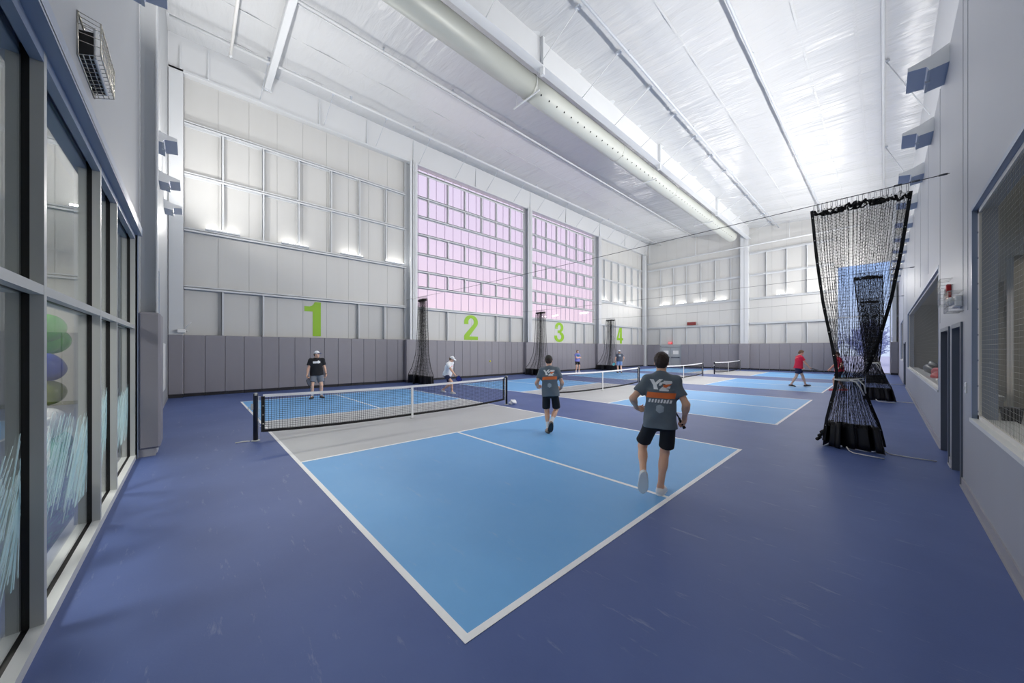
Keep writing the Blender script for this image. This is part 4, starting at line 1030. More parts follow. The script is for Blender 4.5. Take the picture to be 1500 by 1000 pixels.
left = curtain('net_bundle', 'black netting bundle hanging between number 1 and number 2', 'netting bundles hanging along the numbered wall', -14.6, Yc[0],
    [(4.44, -14.95, -14.1, .9), (3.0, -15.0, -14.05, 1.), (1.6, -15.15, -13.95, 1.), (.9, -15.5, -13.75, 1.2), (.47, -15.9, -13.5, 1.5), (.0, -15.98, -13.45, 1.7)], 14, .085, .065, 13, flat=8.5, r=.003, tails=False, sknf=4, conc=1.7, hemw=.02)
for i, l in ((1, 'black netting bundle hanging between number 2 and number 3'), (2, 'black netting bundle hanging between number 3 and number 4')):
    c = copy_tree(left); c.location = (-14.6, Yc[i], 0); c['label'] = l
# pickleball in flight
t = thing('pickleball', 'yellow ball in the air over the nearest net', 'ball', (-9.2, 7.76, 1.34))
b = MB(); b.lathe([(max(.002, .037*math.sin(math.pi*k/14)), -.037*math.cos(math.pi*k/14)) for k in range(15)], 18); b.build('shell', M['yellow'], t)
b = MB()
for k in range(10):
    a = 2.4*k; z = -.8+1.6*k/9; q = math.sqrt(1-z*z); d = Vector((q*math.cos(a), q*math.sin(a), z)); b.tube([d*.0365, d*.0378], .004, 8)
b.build('holes', M['hole'], t); bpy.data.objects['holes'].name = 'hole_ring'
# ------------------------------------------------------------------ people: implicit surfaces meshed with surface nets
def _smin(a, b, k):
    h = np.maximum(k-np.abs(a-b), 0)/k
    return np.minimum(a, b)-h*h*k*.25
class SDF:
    def __init__(s): s.p = []
    def cone(s, a, b, ra, rb, k=.02, cuts=()):
        a = np.array(a, float); b = np.array(b, float); m = max(ra, rb)+k+.01
        lo = np.minimum(a, b)-m; hi = np.maximum(a, b)+m
        def f(X, Y, Z):
            d = b-a; L2 = max(d@d, 1e-9); t = np.clip(((X-a[0])*d[0]+(Y-a[1])*d[1]+(Z-a[2])*d[2])/L2, 0, 1)
            q = np.sqrt((X-a[0]-t*d[0])**2+(Y-a[1]-t*d[1])**2+(Z-a[2]-t*d[2])**2)-(ra+(rb-ra)*t)
            for c, n in cuts: q = np.maximum(q, (X-c[0])*n[0]+(Y-c[1])*n[1]+(Z-c[2])*n[2])
            return q
        s.p.append((lo, hi, f, k, 0)); return s
    def ell(s, c, axes, r, k=.03, sub=False):
        c = np.array(c, float); A = np.array(axes, float); r = np.array(r, float); m = r.max()+k+.01
        def f(X, Y, Z):
            x = X-c[0]; y = Y-c[1]; z = Z-c[2]
            u = [(x*A[i, 0]+y*A[i, 1]+z*A[i, 2])/r[i] for i in range(3)]
            n = np.sqrt(u[0]**2+u[1]**2+u[2]**2); g = np.sqrt(sum((u[i]/r[i])**2 for i in range(3)))
            return n*(n-1)/np.maximum(g, 1e-6)
        s.p.append((c-m, c+m, f, k, 1 if sub else 0)); return s
    def ecyl(s, a, b, X_, Y_, ra, rb, k=.03, cuts=()):
        """elliptic tapered cylinder from a to b; ra, rb = (rx, ry)"""
        a = np.array(a, float); b = np.array(b, float); m = max(ra+rb)+k+.02
        lo = np.minimum(a, b)-m; hi = np.maximum(a, b)+m; X_ = np.array(X_); Y_ = np.array(Y_)
        def f(X, Y, Z):
            d = b-a; L = math.sqrt(d@d); d = d/L; x = X-a[0]; y = Y-a[1]; z = Z-a[2]
            h = x*d[0]+y*d[1]+z*d[2]; t = np.clip(h/L, 0, 1)
            rx = ra[0]+(rb[0]-ra[0])*t; ry = ra[1]+(rb[1]-ra[1])*t
            u = (x*X_[0]+y*X_[1]+z*X_[2])/rx; v = (x*Y_[0]+y*Y_[1]+z*Y_[2])/ry
            n = (np.abs(u)**2.3+np.abs(v)**2.3)**(1/2.3); q = (n-1)*np.minimum(rx, ry)
            q = np.maximum(q, np.maximum(-h, h-L))
            for c, n_ in cuts: q = np.maximum(q, (X-c[0])*n_[0]+(Y-c[1])*n_[1]+(Z-c[2])*n_[2])
            return q
        s.p.append((lo, hi, f, k, 0)); return s
    def mesh(s, h, cuts=(), noise=None):
        lo = np.min([p[0] for p in s.p if p[4] == 0], 0)-2*h; hi = np.max([p[1] for p in s.p if p[4] == 0], 0)+2*h
        n = np.ceil((hi-lo)/h).astype(int)+1; ax = [lo[i]+h*np.arange(n[i]) for i in range(3)]
        D = np.full(n, .2, np.float32)
        for l, u, f, k, sub in s.p:
            i0 = np.clip(np.floor((l-lo)/h).astype(int), 0, n-1); i1 = np.clip(np.ceil((u-lo)/h).astype(int)+1, 1, n)
            sl = tuple(slice(a, b) for a, b in zip(i0, i1))
            X = ax[0][i0[0]:i1[0], None, None]; Y = ax[1][None, i0[1]:i1[1], None]; Z = ax[2][None, None, i0[2]:i1[2]]
            d = f(X, Y, Z).astype(np.float32)
            D[sl] = np.maximum(D[sl], -d) if sub else _smin(D[sl], d, k)
        X = ax[0][:, None, None]; Y = ax[1][None, :, None]; Z = ax[2][None, None, :]
        if noise is not None: D = D+noise(X, Y, Z).astype(np.float32)
        for c, nn in cuts: D = np.maximum(D, ((X-c[0])*nn[0]+(Y-c[1])*nn[1]+(Z-c[2])*nn[2]).astype(np.float32))
        return surface_net(D, lo, h)
def surface_net(D, lo, h):
    S = D < 0
    cnt = np.zeros(tuple(np.array(S.shape)-1), np.int8)
    offs = [(i, j, k) for i in (0, 1) for j in (0, 1) for k in (0, 1)]
    sx, sy, sz = cnt.shape
    for i, j, k in offs: cnt += S[i:i+sx, j:j+sy, k:k+sz]
    act = np.argwhere((cnt > 0) & (cnt < 8)); idx = np.full(cnt.shape, -1, np.int64); idx[tuple(act.T)] = np.arange(len(act))
    vals = {o: D[act[:, 0]+o[0], act[:, 1]+o[1], act[:, 2]+o[2]] for o in offs}
    acc = np.zeros((len(act), 3)); c = np.zeros(len(act))
    for o in offs:
        for a in range(3):
            if o[a]: continue
            q = list(o); q[a] = 1; q = tuple(q); v0 = vals[o]; v1 = vals[q]; m = (v0 < 0) != (v1 < 0)
            t = np.where(m, v0/np.where(m, v0-v1, 1), 0); p = np.array(o, float)[None].repeat(len(act), 0); p[:, a] += t
            acc[m] += p[m]; c[m] += 1
    V = lo+h*(act+acc/np.maximum(c, 1)[:, None])
    F = []
    for a in range(3):
        b_, c_ = (a+1) % 3, (a+2) % 3
        sl0 = [slice(None)]*3; sl1 = [slice(None)]*3; sl0[a] = slice(0, -1); sl1[a] = slice(1, None)
        m = S[tuple(sl0)] != S[tuple(sl1)]; e = np.argwhere(m)
        e = e[(e[:, b_] > 0) & (e[:, c_] > 0) & (e[:, b_] < S.shape[b_]-1) & (e[:, c_] < S.shape[c_]-1)]
        ins = S[tuple(e.T)]
        def cell(db, dc):
            q = e.copy(); q[:, b_] -= db; q[:, c_] -= dc; return idx[tuple(q.T)]
        quad = np.stack([cell(0, 0), cell(1, 0), cell(1, 1), cell(0, 1)], 1)
        quad[~ins] = quad[~ins][:, ::-1]
        F.append(quad[:, ::-1])
    F = np.concatenate(F); F = F[(F >= 0).all(1)]
    return V, F
def npv(*a): return np.array(a, float)
def unit(v): v = np.array(v, float); return v/np.linalg.norm(v)
def ik(a, t, l1, l2, pole):
    a = np.array(a, float); t = np.array(t, float); d = t-a; L = np.linalg.norm(d)
    if L > (l1+l2)*.998: t = a+d/L*(l1+l2)*.998; d = t-a; L = np.linalg.norm(d)
    x = (l1*l1-l2*l2+L*L)/(2*L); h = math.sqrt(max(0, l1*l1-x*x)); e = d/L; p = np.array(pole, float); p = p-e*(p@e); p = unit(p)
    return a+e*x+p*h, t
def person(label, loc, heading, H, pose, wear, h=.008, group=None):
    """local frame: x = the person's own right side, y = forward, z = up; built at 1.78 m and scaled"""
    k = H/1.78
    t = thing('person', label, 'person', (loc[0], loc[1], 0), heading, group)
    t.scale = (k, k, k)
    g = pose
    up = unit(npv(g.get('side', 0), g.get('lean', .05), 1)); tw = R(g.get('twist', 0))
    rt0 = npv(1, 0, 0); rt = unit(rt0-up*(rt0@up)); fw = np.cross(up, rt)
    rs = rt*math.cos(tw)+fw*math.sin(tw); fs = np.cross(up, rs)     # shoulders turned by twist
    P = npv(*g.get('pelvis', (0, 0, .93))); hipr = rt0*math.cos(R(g.get('hiptwist', 0)))+npv(0, 1, 0)*math.sin(R(g.get('hiptwist', 0)))
    C = P+up*.37; N = P+up*.545; bw = g.get('bulk', 1.)
    sh = {s: N-up*.068+rs*(s*.168*bw) for s in (-1, 1)}; hip = {s: P+hipr*(s*.09)-npv(0, 0, .04) for s in (-1, 1)}
    B = SDF(); ax = (rs, fs, up); axp = (rt, fw, up)
    B.ell(P, axp, (.155*bw, .11*bw, .13), .05).ell(P+up*.17, axp, (.142*bw, .105*bw, .16), .05).ell(C, ax, (.162*bw, .112*bw, .19), .05)
    for s in (-1, 1): B.cone(N-up*.01, sh[s]+up*.0, .055, .058, .05)
    hd = unit(up+fw*g.get('nod', .05)); yaw = R(g.get('look', 0)); fh = unit(fs*math.cos(yaw)+rs*math.sin(yaw)); fh = unit(fh-hd*(fh@hd)); rh = np.cross(fh, hd)
    HC = N+unit(up+npv(0, .12, 0))*.165+fh*.015
    B.cone(N-up*.03, HC-hd*.05-fh*.012, .06, .053, .03)
    ah = (rh, fh, hd)
    B.ell(HC+hd*.015, ah, (.073, .092, .098), .02).ell(HC-hd*.055+fh*.028, ah, (.055, .062, .06), .03).ell(HC-hd*.098+fh*.066, ah, (.025, .02, .02), .03)
    B.cone(HC+hd*.012+fh*.09, HC-hd*.028+fh*.11, .009, .015, .014)                       # nose
    B.ell(HC+hd*.032+fh*.083, ah, (.05, .014, .01), .02)                                   # brow
    for s in (-1, 1):
        B.ell(HC+rh*(s*.076)-hd*.008-fh*.005, ah, (.011, .021, .032), .008)                # ears
        B.ell(HC+rh*(s*.03)+hd*.008+fh*.098, ah, (.014, .012, .01), .012, sub=True)        # eye sockets
        B.ell(HC+rh*(s*.038)-hd*.03+fh*.062, ah, (.022, .02, .02), .02)                    # cheeks
    B.ell(HC-hd*.062+fh*.09, ah, (.026, .01, .006), .008)                                  # upper lip
    B.ell(HC-hd*.075+fh*.088, ah, (.022, .01, .007), .008)
    W = {}; E_ = {}; Hd = {}
    for s, nm in ((-1, 'L'), (1, 'R')):
        a = g['arm'+nm]; wr = npv(*a[0]); el, wr = ik(sh[s], wr, .30, .255, a[1]); W[s] = wr; E_[s] = el
        B.cone(sh[s], el, .054*bw, .039, .03).cone(el, wr, .04, .026, .025).ell(el+(wr-el)*.28, (unit(np.cross(wr-el, npv(.3, .2, .9))), unit(wr-el), unit(np.cross(unit(wr-el), unit(np.cross(wr-el, npv(.3, .2, .9)))))), (.041, .075, .038), .03)
        B.ell(sh[s]+(el-sh[s])*.12, ax, (.06, .06, .066), .04)
        hdn = unit(a[2]) if len(a) > 2 and a[2] is not None else unit(wr-el); palm = unit(a[3]) if len(a) > 3 and a[3] is not None else unit(-rs*s+fs*.2)
        palm = unit(palm-hdn*(palm@hdn)); side = np.cross(hdn, palm)*(-s)           # toward the thumb
        if side@fs < -.2 and len(a) <= 3: pass
        curl = a[4] if len(a) > 4 else .5
        B.ell(wr+hdn*.045, (side, palm, hdn), (.04, .017, .052), .02); B.cone(wr, wr+hdn*.04, .026, .026, .02)
        Hd[s] = (wr+hdn*.075+palm*.025, hdn, palm, side)
        for q, (off, L1) in enumerate(((.03, .044), (.01, .05), (-.011, .046), (-.03, .036))):
            b0 = wr+hdn*.085+side*off; a1 = curl*1.0+.15; d1 = hdn*math.cos(a1)+palm*math.sin(a1)+side*off*1.2; b1 = b0+unit(d1)*L1
            a2 = a1+curl*1.35+.1; d2 = hdn*math.cos(a2)+palm*math.sin(a2); b2 = b1+d2*L1*.62; a3 = a2+curl*.9; d3 = hdn*math.cos(a3)+palm*math.sin(a3); b3 = b2+d3*L1*.45
            B.cone(b0, b1, .0098, .009, .006).cone(b1, b2, .009, .0082, .004).cone(b2, b3, .0082, .0072, .004)
        th0 = wr+hdn*.025+side*.03+palm*.006; th1 = th0+unit(side*.75+hdn*.6+palm*.35*curl*2)*.042; th2 = th1+unit(hdn*.8+palm*(.3+curl)+side*.1)*.034
        B.cone(th0, th1, .0125, .0105, .012).cone(th1, th2, .0105, .0085, .005)
    K = {}; An = {}; Ft = {}
    for s, nm in ((-1, 'L'), (1, 'R')):
        l = g['leg'+nm]; an = npv(*l[0]); kn, an = ik(hip[s], an, .43, .42, l[1]); K[s] = kn; An[s] = an
        B.cone(hip[s], kn, .083*bw, .053, .05).cone(kn, an, .052, .036, .03).ell(kn+(an-kn)*.3-unit(np.cross(np.cross(an-kn, npv(*l[1])), an-kn))*-.0-npv(*l[1])*.018, (unit(np.cross(an-kn, npv(.1, .9, .3))), unit(np.cross(an-kn, unit(np.cross(an-kn, npv(.1, .9, .3))))), unit(an-kn)), (.05, .05, .11), .04)
        fd = unit(l[2]); sole = unit(l[3]) if len(l) > 3 else npv(0, 0, -1); sole = unit(sole-fd*(sole@fd)); Ft[s] = (fd, sole)
        B.cone(an, an+fd*.13+sole*.045, .034, .03, .03); B.cone(an, an-fd*.03+sole*.045, .034, .033, .02)
    V, F = B.mesh(h); body = np_mesh('body', V, F, M[wear['skin']], t)
    # eyes, mouth
    for s in (-1, 1):
        b = MB(); b.lathe([(max(.0005, .0115*math.sin(math.pi*i/8)), -.0115*math.cos(math.pi*i/8)) for i in range(9)], 12); o = b.build('eye', [M['white']], t); o.location = HC+rh*(s*.03)+hd*.01+fh*.083
        b = MB(); b.lathe([(.0055, 0), (.0055, .002)], 10); q = b.build('iris', M['eye'], o); q.rotation_euler = Vector(fh).to_track_quat('Z', 'Y').to_euler(); q.location = fh*.0107
    # shirt
    def nz(amp, sd):
        p = [(.5+.9*math.sin(sd*3+i), math.cos(sd*1.7+i*2), .8*math.sin(sd+i*3)) for i in range(4)]
        return lambda X, Y, Z: amp*sum(np.sin(q[0]*22*X+q[1]*22*Y+q[2]*26*Z+i*1.3) for i, q in enumerate(p))*.5
    hem = wear.get('hem', -.08); cw = wear.get('loose', 1.); hc = P+up*hem
    Sx = SDF()
    Sx.ell(C, ax, (.162*bw+.022, .112*bw+.024, .205), .05)
    Sx.ecyl(hc, P+up*.36, rt, fw, (.165*bw*cw+.044, .125*bw*cw+.036), (.158*bw+.022, .112*bw+.026), .05)
    for s in (-1, 1):
        Sx.cone(N-up*.012, sh[s]+up*.002, .066, .073, .05)
        d = E_[s]-sh[s]; e = unit(d); sl = wear.get('sleeve', .62); end = sh[s]+d*sl
        Sx.cone(sh[s]-e*.0, end+e*.05, .079*bw, .074*bw, .045, cuts=[(end, e)])
    Sx.cone(N+up*.09+fs*.01, N+up*.0, .0, .0, .001) if False else None
    Sx.ell(N+up*.085+fs*.012, ax, (.075, .08, .055), .02, sub=True)
    V, F = Sx.mesh(h, cuts=[(hc, -up)], noise=nz(.0055, wear.get('seed', 1)))
    shirt = np_mesh('shirt', V, F, M[wear['shirt']], t); shirt['label'] = wear['shirt_label']
    bvh = BVHTree.FromPolygons([tuple(v) for v in V], [tuple(f) for f in F])
    # shorts
    So = SDF(); So.ecyl(P-up*.02, P+up*.1, rt, fw, (.162*bw+.014, .118*bw+.016), (.15*bw+.012, .11*bw+.012), .05)
    So.ell(P-up*.03, axp, (.165*bw, .122*bw, .11), .05)
    fr = wear.get('short', .66)
    for s in (-1, 1):
        d = K[s]-hip[s]; e = unit(d); end = hip[s]+d*fr; o2 = hipr*(s*.012)
        So.cone(hip[s]+o2*.3, end+e*.03+o2, .1*bw, .098*bw*wear.get('flare', 1.), .03, cuts=[(end, e)])
    V, F = So.mesh(h, noise=nz(.004, wear.get('seed', 1)+5)); o = np_mesh('shorts', V, F, M[wear['shorts']], t); o['label'] = wear['shorts_label']
    # shoes and socks
    for s in (-1, 1):
        fd, so = Ft[s]; an = An[s]; lat = np.cross(fd, so); c0 = an+so*.062
        Q = SDF(); Q.ell(an+fd*.055+so*.055, (lat, fd, -so), (.05, .145, .05), .03).cone(an-fd*.03+so*.05, an+fd*.02+so*.02, .045, .046, .03).ell(an+fd*.13+so*.062, (lat, fd, -so), (.052, .07, .032), .03)
        V, F = Q.mesh(min(h, .008), cuts=[(an+so*.088, so), (an-so*.022, -so)]); sh_ = np_mesh('shoe', V, F, M[wear['shoe']], t)
        Q = SDF(); Q.ell(an+fd*.055+so*.088, (lat, fd, -so), (.056, .152, .05), .01).ell(an+fd*.12+so*.088, (lat, fd, -so), (.058, .085, .05), .02)
        V, F = Q.mesh(min(h, .008), cuts=[(an+so*.096, so), (an+so*.07, -so)]); np_mesh('sole', V, F, M[wear.get('sole', wear['shoe'])], sh_)
        if wear.get('sock'):
            d = unit(K[s]-an); Q = SDF(); Q.cone(an-d*.0, an+d*wear['sock'][1], .043, .044, .01, cuts=[(an+d*wear['sock'][1], d)])
            V, F = Q.mesh(min(h, .008)); np_mesh('sock', V, F, M[wear['sock'][0]], t)
    # hair or cap
    hr = wear.get('hair', 'hair')
    Q = SDF(); Q.ell(HC+hd*.024-fh*.006, ah, (.086, .103, .107), .02).ell(HC+hd*.055+fh*.01, ah, (.075, .088, .078), .03).ell(HC-hd*.03-fh*.055, ah, (.062, .045, .055), .03)
    lim = [(HC+hd*.045+fh*.062, unit(fh*.9-hd*.75)), (HC-hd*.078-fh*.04, unit(-hd))]+([(HC+hd*.037, hd)] if wear.get('cap') else [])
    V, F = Q.mesh(min(h, .007), cuts=lim+[(HC-hd*.012, unit(-hd*.75+fh*.95))], noise=lambda X, Y, Z: .0035*np.sin(110*X+40*Z)*np.sin(95*Y+60*Z)); o = np_mesh('hair', V, F, M[hr], t)
    if wear.get('cap'):
        m1, m2 = wear['cap']
        Q = SDF(); Q.ell(HC+hd*.036, ah, (.088, .106, .1), .02)
        V, F = Q.mesh(min(h, .007), cuts=[(HC+hd*.034, -hd)]); o = np_mesh('cap', V, F, M[m1], t)
        vd = fh if not wear.get('capback') else -fh
        Q = SDF(); Q.ell(HC+hd*.04+vd*.125, (rh, vd, hd), (.072, .075, .012), .02)
        V, F = Q.mesh(.005); np_mesh('visor', V, F, M[m2], o)
    if wear.get('watch'):
        wr = W[wear['watch']]; d = unit(E_[wear['watch']]-wr); b = MB(); c = wr+d*.03; b.tube([c-d*.012, c+d*.012], .035, 16); b.build('wristwatch', M['cord'], t)
    # prints lie on the cloth
    for nm, mt, polys, back in wear.get('print', ()):
        VV = []; FF = []
        for poly in polys:
            xs_ = [p[0] for p in poly]; zs2 = [p[1] for p in poly]; st = wear.get('pst', .005)
            def inside(x, z):
                c = False; n = len(poly)
                for i in range(n):
                    x1, z1 = poly[i]; x2, z2 = poly[(i+1) % n]
                    if (z1 > z) != (z2 > z) and x < (x2-x1)*(z-z1)/(z2-z1)+x1: c = not c
                return c
            x = min(xs_)
            while x < max(xs_):
                z = min(zs2)
                while z < max(zs2):
                    if inside(x+st/2, z+st/2):
                        q4 = []
                        for dx, dz in ((0, 0), (st, 0), (st, st), (0, st)):
                            sg = -1 if back else 1
                            o_ = C+rs*((x+dx)*(1 if back else -1))+up*(z+dz)+fs*sg*.5
                            hit = bvh.ray_cast(Vector(o_), Vector(-fs*sg))
                            if hit[0] is None: break
                            q4.append(tuple(np.array(hit[0])+fs*sg*(.005 if nm == 'logo_stroke' else .0025)))
                        if len(q4) == 4: b0 = len(VV); VV.extend(q4); FF.append((b0, b0+1, b0+2, b0+3))
                    z += st
                x += st
        if FF: np_mesh(nm, VV, FF, M[mt], shirt, smooth=False)
    t['_'] = 0; del t['_']
    bpy.context.view_layer.update()
    Mw = t.matrix_world.copy()
    return t, {s: tuple(Mw @ Vector(v) if i == 0 else (Mw.to_3x3() @ Vector(v)).normalized() for i, v in enumerate(Hd[s])) for s in Hd}
def paddle(label, grip, direction, normal, col, edge='cord', k=1.):
    """grip = hand centre; direction = from handle to blade; normal = face normal"""
    d = Vector(direction).normalized(); n = Vector(normal); n = (n-d*n.dot(d)).normalized(); x = d.cross(n)
    t = thing('paddle', label, 'paddle', grip); t.rotation_euler = Matrix((x, d, n)).transposed().to_euler()
    b = MB(); b.tube([(0, -.06, 0), (0, .075, 0)], [.0175, .0155], 12); b.tube([(0, -.068, 0), (0, -.058, 0)], .02, 12); b.build('handle', M['cord'], t)
    out = []
    for cx, cy, a0 in ((.06, .28, 0), (-.06, .28, 90), (-.06, .12, 180), (.06, .12, 270)):
        for i in range(7): a = R(a0+15*i); out.append((cx+.04*math.cos(a), cy+.045*math.sin(a)))
    out = [(x_, y_) for x_, y_ in out]
    b = MB(); b.prism([(x_, y_, -.006) for x_, y_ in out], (0, 0, .012)); b.build('face', M[col], t)
    b = MB(); b.tube([(x_, y_, 0) for x_, y_ in out], .0085, 6, closed=True); b.build('edge_guard', M[edge], t)
    b = MB(); b.prism([(-.017, .06, -.005), (.017, .06, -.005), (.04, .1, -.005), (-.04, .1, -.005)], (0, 0, .01)); b.build('throat', M[col], t)
    return t
# ---- shared prints (x to the wearer's right seen from behind, z from chest centre)
def rect(x0, x1, z0, z1, sh=0.): return [(x0, z0), (x1, z0), (x1+sh, z1), (x0+sh, z1)]
LOGO_W = [[(-.13, .125), (-.085, .125), (-.065, .085), (-.02, .13), (.02, .13), (-.05, .06), (-.03, .005), (-.08, .005), (-.09, .055)], [(.03, .115), (.12, .115), (.125, .09), (.07, .045), (.105, .05), (.1, .02), (.05, .02), (.09, .008), (.085, -.012), (-.02, -.012), (-.015, .01), (.055, .075), (.02, .08)], [(-.015, .09), (.03, .1), (.0, .055), (-.025, .05)]]
LOGO_O = [rect(-.165, .16, -.1, -.03, .012)]; LOGO_S = [[(.02, .062), (.075, .072), (.12, .08), (.06, .03), (.03, .034)]]
LOGO_T = [[(-.14+.034*i+.004*math.sin(i*7), -.155), (-.118+.034*i, -.155), (-.108+.034*i, -.112-.01*math.sin(i*3)), (-.13+.034*i, -.115)] for i in range(8)]
LOGO_F = [[(-.05, -.25), (-.01, -.28), (.035, -.26), (.04, -.2), (.0, -.175), (-.045, -.19)]]
BACK = (('back_logo', 'printwhite', LOGO_W, True), ('logo_stroke', 'orange', LOGO_S, True), ('back_banner', 'orange', LOGO_O, True), ('back_script', 'printwhite', LOGO_T, True), ('back_emblem', 'printpale', LOGO_F, True))
def head_to(dx, dy): return math.atan2(-dx, dy)       # rotation about z that turns +y onto (dx, dy)

# near player: seen from behind, right foot planted, left foot lifted
d1 = R(24+6)
near_p, hn = person('person seen from behind in slate tee and black shorts, nearest the camera, one foot lifted', (-.23, 3.06), d1, 1.80,
    dict(pelvis=(.07, .0, .92), lean=.05, side=.03, twist=-6, nod=.1, look=4, bulk=.9,
         armL=((-.2, .18, 1.03), (-.6, -.9, .0), (.5, .8, -.3), (.9, .2, .2), .6), armR=((.36, .1, .93), (.3, -.9, .1), (.02, .35, -1), (-.9, .2, 0), .95),
         legL=((-.135, -.12, .26), (-.1, 1, .1), (-.05, .25, -1), (0, -1, -.22)), legR=((.075, .0, .085), (.15, 1, 0), (.3, 1, -.05), (0, 0, -1))),
    dict(skin='skin', shirt='shirtgrey', shirt_label='slate grey tee with white and orange back print', shorts='black_c', shorts_label='black shorts', shoe='shoewhite', sole='white', hair='hair', hem=-.1, loose=1.02, pst=.003, short=.78, flare=1.0, sleeve=.66, seed=2, print=BACK), h=.0065)
gp, gd, gn, gs = hn[1]
pdir = Vector((-.19, .08, .26)); paddle('black paddle held by the nearest player', gp, pdir, pdir.cross(Vector((-.39, .92, -.1))), 'cord')
# second player in slate tee, running
second_p, _h = person('person seen from behind in slate tee and black shorts, running near the kitchen line', (-3.2, 4.5), R(42), 1.72,
    dict(pelvis=(.02, .0, .92), lean=.12, side=-.05, twist=-4, nod=.12, look=0, bulk=.92,
         armL=((-.27, .22, 1.0), (-.3, -1, .0), (.3, .9, 0), (.7, .3, .2), .7), armR=((.27, .22, .98), (.35, -1, .1), (-.4, .9, 0), (-.9, .2, 0), .8),
         legL=((-.03, .0, .085), (-.05, 1, 0), (-.12, 1, -.05), (0, 0, -1)), legR=((.03, -.13, .25), (.35, 1, 0), (-.1, .6, -.85), (0, -.8, -.6))),
    dict(skin='skin', shirt='shirtgrey', shirt_label='slate grey tee with white and orange back print', shorts='black_c', shorts_label='black shorts', shoe='shoegrey', sole='shoedark', sock=('white_c', .16), hair='hair', cap=('capdark', 'capdark'), hem=-.1, pst=.004, short=.83, flare=1.0, sleeve=.66, seed=4, print=BACK[:3]+BACK[4:]), h=.0075)
# man in black tee, far side of the nearest net
man_b, hb = person('person in black tee, grey shorts and pale cap standing behind the nearest net', (-12.62, 2.2), head_to(14.3, -3.4), 1.78,
    dict(pelvis=(0, 0, .93), lean=.03, side=.02, look=-48, nod=.0, bulk=1.1,
         armL=((-.31, .05, .86), (-.8, -.6, .1), (.1, .2, -1), (.9, .2, 0), .5), armR=((.32, .1, .84), (.8, -.6, .1), (-.05, .4, -1), (-.9, .2, 0), .8),
         legL=((-.15, .0, .085), (-.2, 1, 0), (-.45, 1, -.03)), legR=((.15, .05, .085), (.25, 1, 0), (.35, 1, -.03))),
    dict(skin='skin', shirt='black_c', shirt_label='black tee with a white chest print', shorts='grey_c', shorts_label='grey shorts', shoe='shoedark', sock=('white_c', .09), hair='hair', cap=('white_c', 'capblue'), hem=-.07, short=.7, flare=1.1, sleeve=.6, seed=6, watch=-1,
         print=(('chest_print', 'printwhite', [rect(-.12, .12, .02, .085, -.0), [(.02, .085), (.1, .085), (.08, .11), (.05, .115)]]+[rect(-.1+.05*i, -.07+.05*i, .005, .022) for i in range(4)], False),)), h=.008)
paddle('dark paddle in the hand of the man in the black tee', hb[1][0], Vector((.3, .25, -.9)), Vector((.9, .3, .2)), 'charcoal')
# man in white tee lunging for the ball
man_w, hw = person('person in white tee, navy shorts and white cap lunging forward with a blue paddle', (-10.75, 6.68), head_to(.93, .55)+R(-14), 1.74,
    dict(pelvis=(0, .02, .80), lean=.34, side=.02, twist=14, look=-12, nod=.25, bulk=1.04,
         armL=((-.34, .0, .86), (-.8, -.8, .1), (-.1, -.2, -1), (.9, .2, 0), .4), armR=((.16, .62, .76), (.5, -.7, -.3), (.1, .7, -.7), (-.9, .2, .2), .9),
         legL=((-.1, -.32, .1), (-.1, 1, .0), (.0, 1, -.3), (0, -.3, -1)), legR=((.14, .40, .085), (.1, 1, .3), (.1, 1, .0), (0, 0, -1))),
    dict(skin='skin', shirt='white_c', shirt_label='white tee with a thin red chest line', shorts='navy', shorts_label='navy shorts', shoe='shoewhite', hair='hair2', cap=('white_c', 'white_c'), hem=-.06, short=.66, sleeve=.62, seed=8,
         print=(('chest_print', 'pinkc', [rect(-.1, .1, .03, .05)], False),)), h=.008)
paddle('blue paddle swung low by the man in white', hw[1][0], Vector((.75, .25, -.75)), Vector((.3, -.9, .2)), 'blue')
# red tee walker
red_p, hr_ = person('person in red tee and navy shorts walking across the third court with a paddle', (-1.12, 20.7), head_to(.93, .38), 1.82,
    dict(pelvis=(0, 0, .93), lean=.1, look=0, nod=.35, bulk=1.06, twist=5,
         armL=((-.28, .2, .95), (-.8, -.8, .1), (.1, .6, -.8), (.9, .2, 0), .5), armR=((.26, .38, .88), (.8, -.8, 0), (-.1, .8, -.55), (-.9, .2, 0), .9),
         legL=((-.09, .30, .1), (-.1, 1, 0), (-.1, 1, .15), (0, .15, -1)), legR=((.09, -.30, .1), (.1, 1, 0), (.1, 1, -.2), (0, -.2, -1))),
    dict(skin='skin2', shirt='red_c', shirt_label='red tee with a faint white back print', shorts='navy', shorts_label='navy shorts', shoe='shoedark', sole='white', hair='hair2', hem=-.06, short=.62, sleeve=.6, seed=10,
         print=(('back_print', 'pinkc', [rect(-.1, .1, .08, .12, .01), rect(-.06, .05, .045, .07)], True),)), h=.009)
paddle('dark paddle carried by the walker in the red tee', hr_[1][0], Vector((.85, .35, -.3)), Vector((.2, -.2, .9)), 'charcoal')
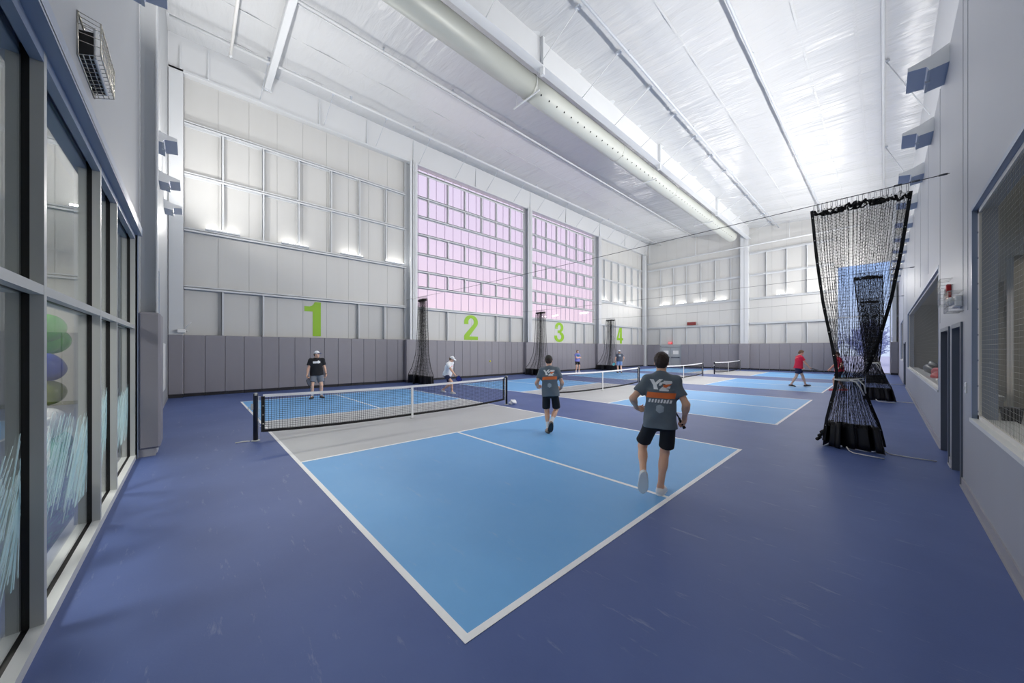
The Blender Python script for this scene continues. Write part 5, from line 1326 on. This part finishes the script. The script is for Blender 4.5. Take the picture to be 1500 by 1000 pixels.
# red person behind the nearest curtain
red2, _ = person('person in red tee and dark shorts partly hidden behind the nearest net curtain', (.4, 19.9), head_to(-.85, -.3), 1.76,
    dict(pelvis=(0, 0, .92), lean=.1, look=0, nod=.1, bulk=1.0,
         armL=((-.3, .15, .95), (-.8, -.8, .1), (.1, .4, -.9), (.9, .2, 0), .5), armR=((.3, .25, .95), (.8, -.8, 0), (-.1, .6, -.8), (-.9, .2, 0), .6),
         legL=((-.1, .2, .09), (-.1, 1, 0), (-.1, 1, 0)), legR=((.1, -.2, .1), (.1, 1, 0), (.1, 1, -.15), (0, -.15, -1))),
    dict(skin='skin2', shirt='red_c', shirt_label='red tee', shorts='navy', shorts_label='dark shorts', shoe='pinkc', hair='hair2', hem=-.06, short=.66, sleeve=.6, seed=12), h=.010)
# player with folded arms
boy, _ = person('person in periwinkle and teal top with folded arms standing between two netting bundles', (-14.85, 21.4), head_to(.85, -.4), 1.8,
    dict(pelvis=(0, 0, .93), lean=.0, look=-8, nod=.0, bulk=.94,
         armL=((.1, .2, 1.2), (-.9, .1, -.5), (1, .2, .1), (.1, -1, 0), .4), armR=((-.1, .21, 1.16), (.9, .1, -.5), (-1, .2, .1), (.1, -1, 0), .4),
         legL=((-.14, .0, .085), (-.1, 1, 0), (-.4, 1, 0)), legR=((.14, .02, .085), (.1, 1, 0), (.35, 1, 0))),
    dict(skin='skin2', shirt='periwinkle', shirt_label='periwinkle top with teal shoulder panel', shorts='black_c', shorts_label='black shorts', shoe='shoewhite', sock=('white_c', .1), hair='hair2', hem=-.06, short=.66, sleeve=.55, seed=14,
         print=(('shoulder_panel', 'teal', [rect(-.14, .14, -.02, .12)], False),)), h=.010)
# man in charcoal tee and light blue shorts, seen from behind
man_g, hg = person('person from behind in charcoal tee, light blue shorts and white cap', (-12.35, 23.5), head_to(-.62, .78), 1.8,
    dict(pelvis=(0, 0, .93), lean=.06, look=-25, nod=.05, bulk=1.06,
         armL=((-.32, .12, .9), (-.8, -.8, .1), (-.1, .3, -1), (.9, .2, 0), .8), armR=((.3, .15, .95), (.8, -.8, 0), (0, .6, -.8), (-.9, .2, 0), .6),
         legL=((-.11, .02, .085), (-.1, 1, 0), (-.2, 1, 0)), legR=((.13, -.08, .09), (.1, 1, 0), (.25, 1, 0))),
    dict(skin='skin', shirt='charcoal', shirt_label='charcoal tee with a faded back print', shorts='denim', shorts_label='light blue shorts', shoe='shoegrey', sock=('white_c', .1), hair='hair', cap=('white_c', 'white_c'), capback=False, hem=-.05, short=.68, sleeve=.6, seed=16,
         print=(('back_print', 'printpale', [rect(-.07, .08, -.02, .09)], True),)), h=.010)
pd = paddle('teal and red paddle held low by the man in the charcoal tee', hg[-1][0], Vector((-.45, -.3, -.85)), Vector((.3, -.9, .1)), 'tealp', 'red')
# ------------------------------------------------------------------ render look
scn.view_settings.view_transform = 'Standard'; scn.view_settings.look = 'None'; scn.view_settings.gamma = 1; scn.view_settings.exposure = EXPOSURE; scn.view_settings.use_curve_mapping = False
cy = scn.cycles; cy.max_bounces = 10; cy.diffuse_bounces = 6; cy.glossy_bounces = 4; cy.transmission_bounces = 4; cy.transparent_max_bounces = 24; cy.use_denoising = True; cy.sample_clamp_indirect = 6; cy.caustics_reflective = False; cy.caustics_refractive = False
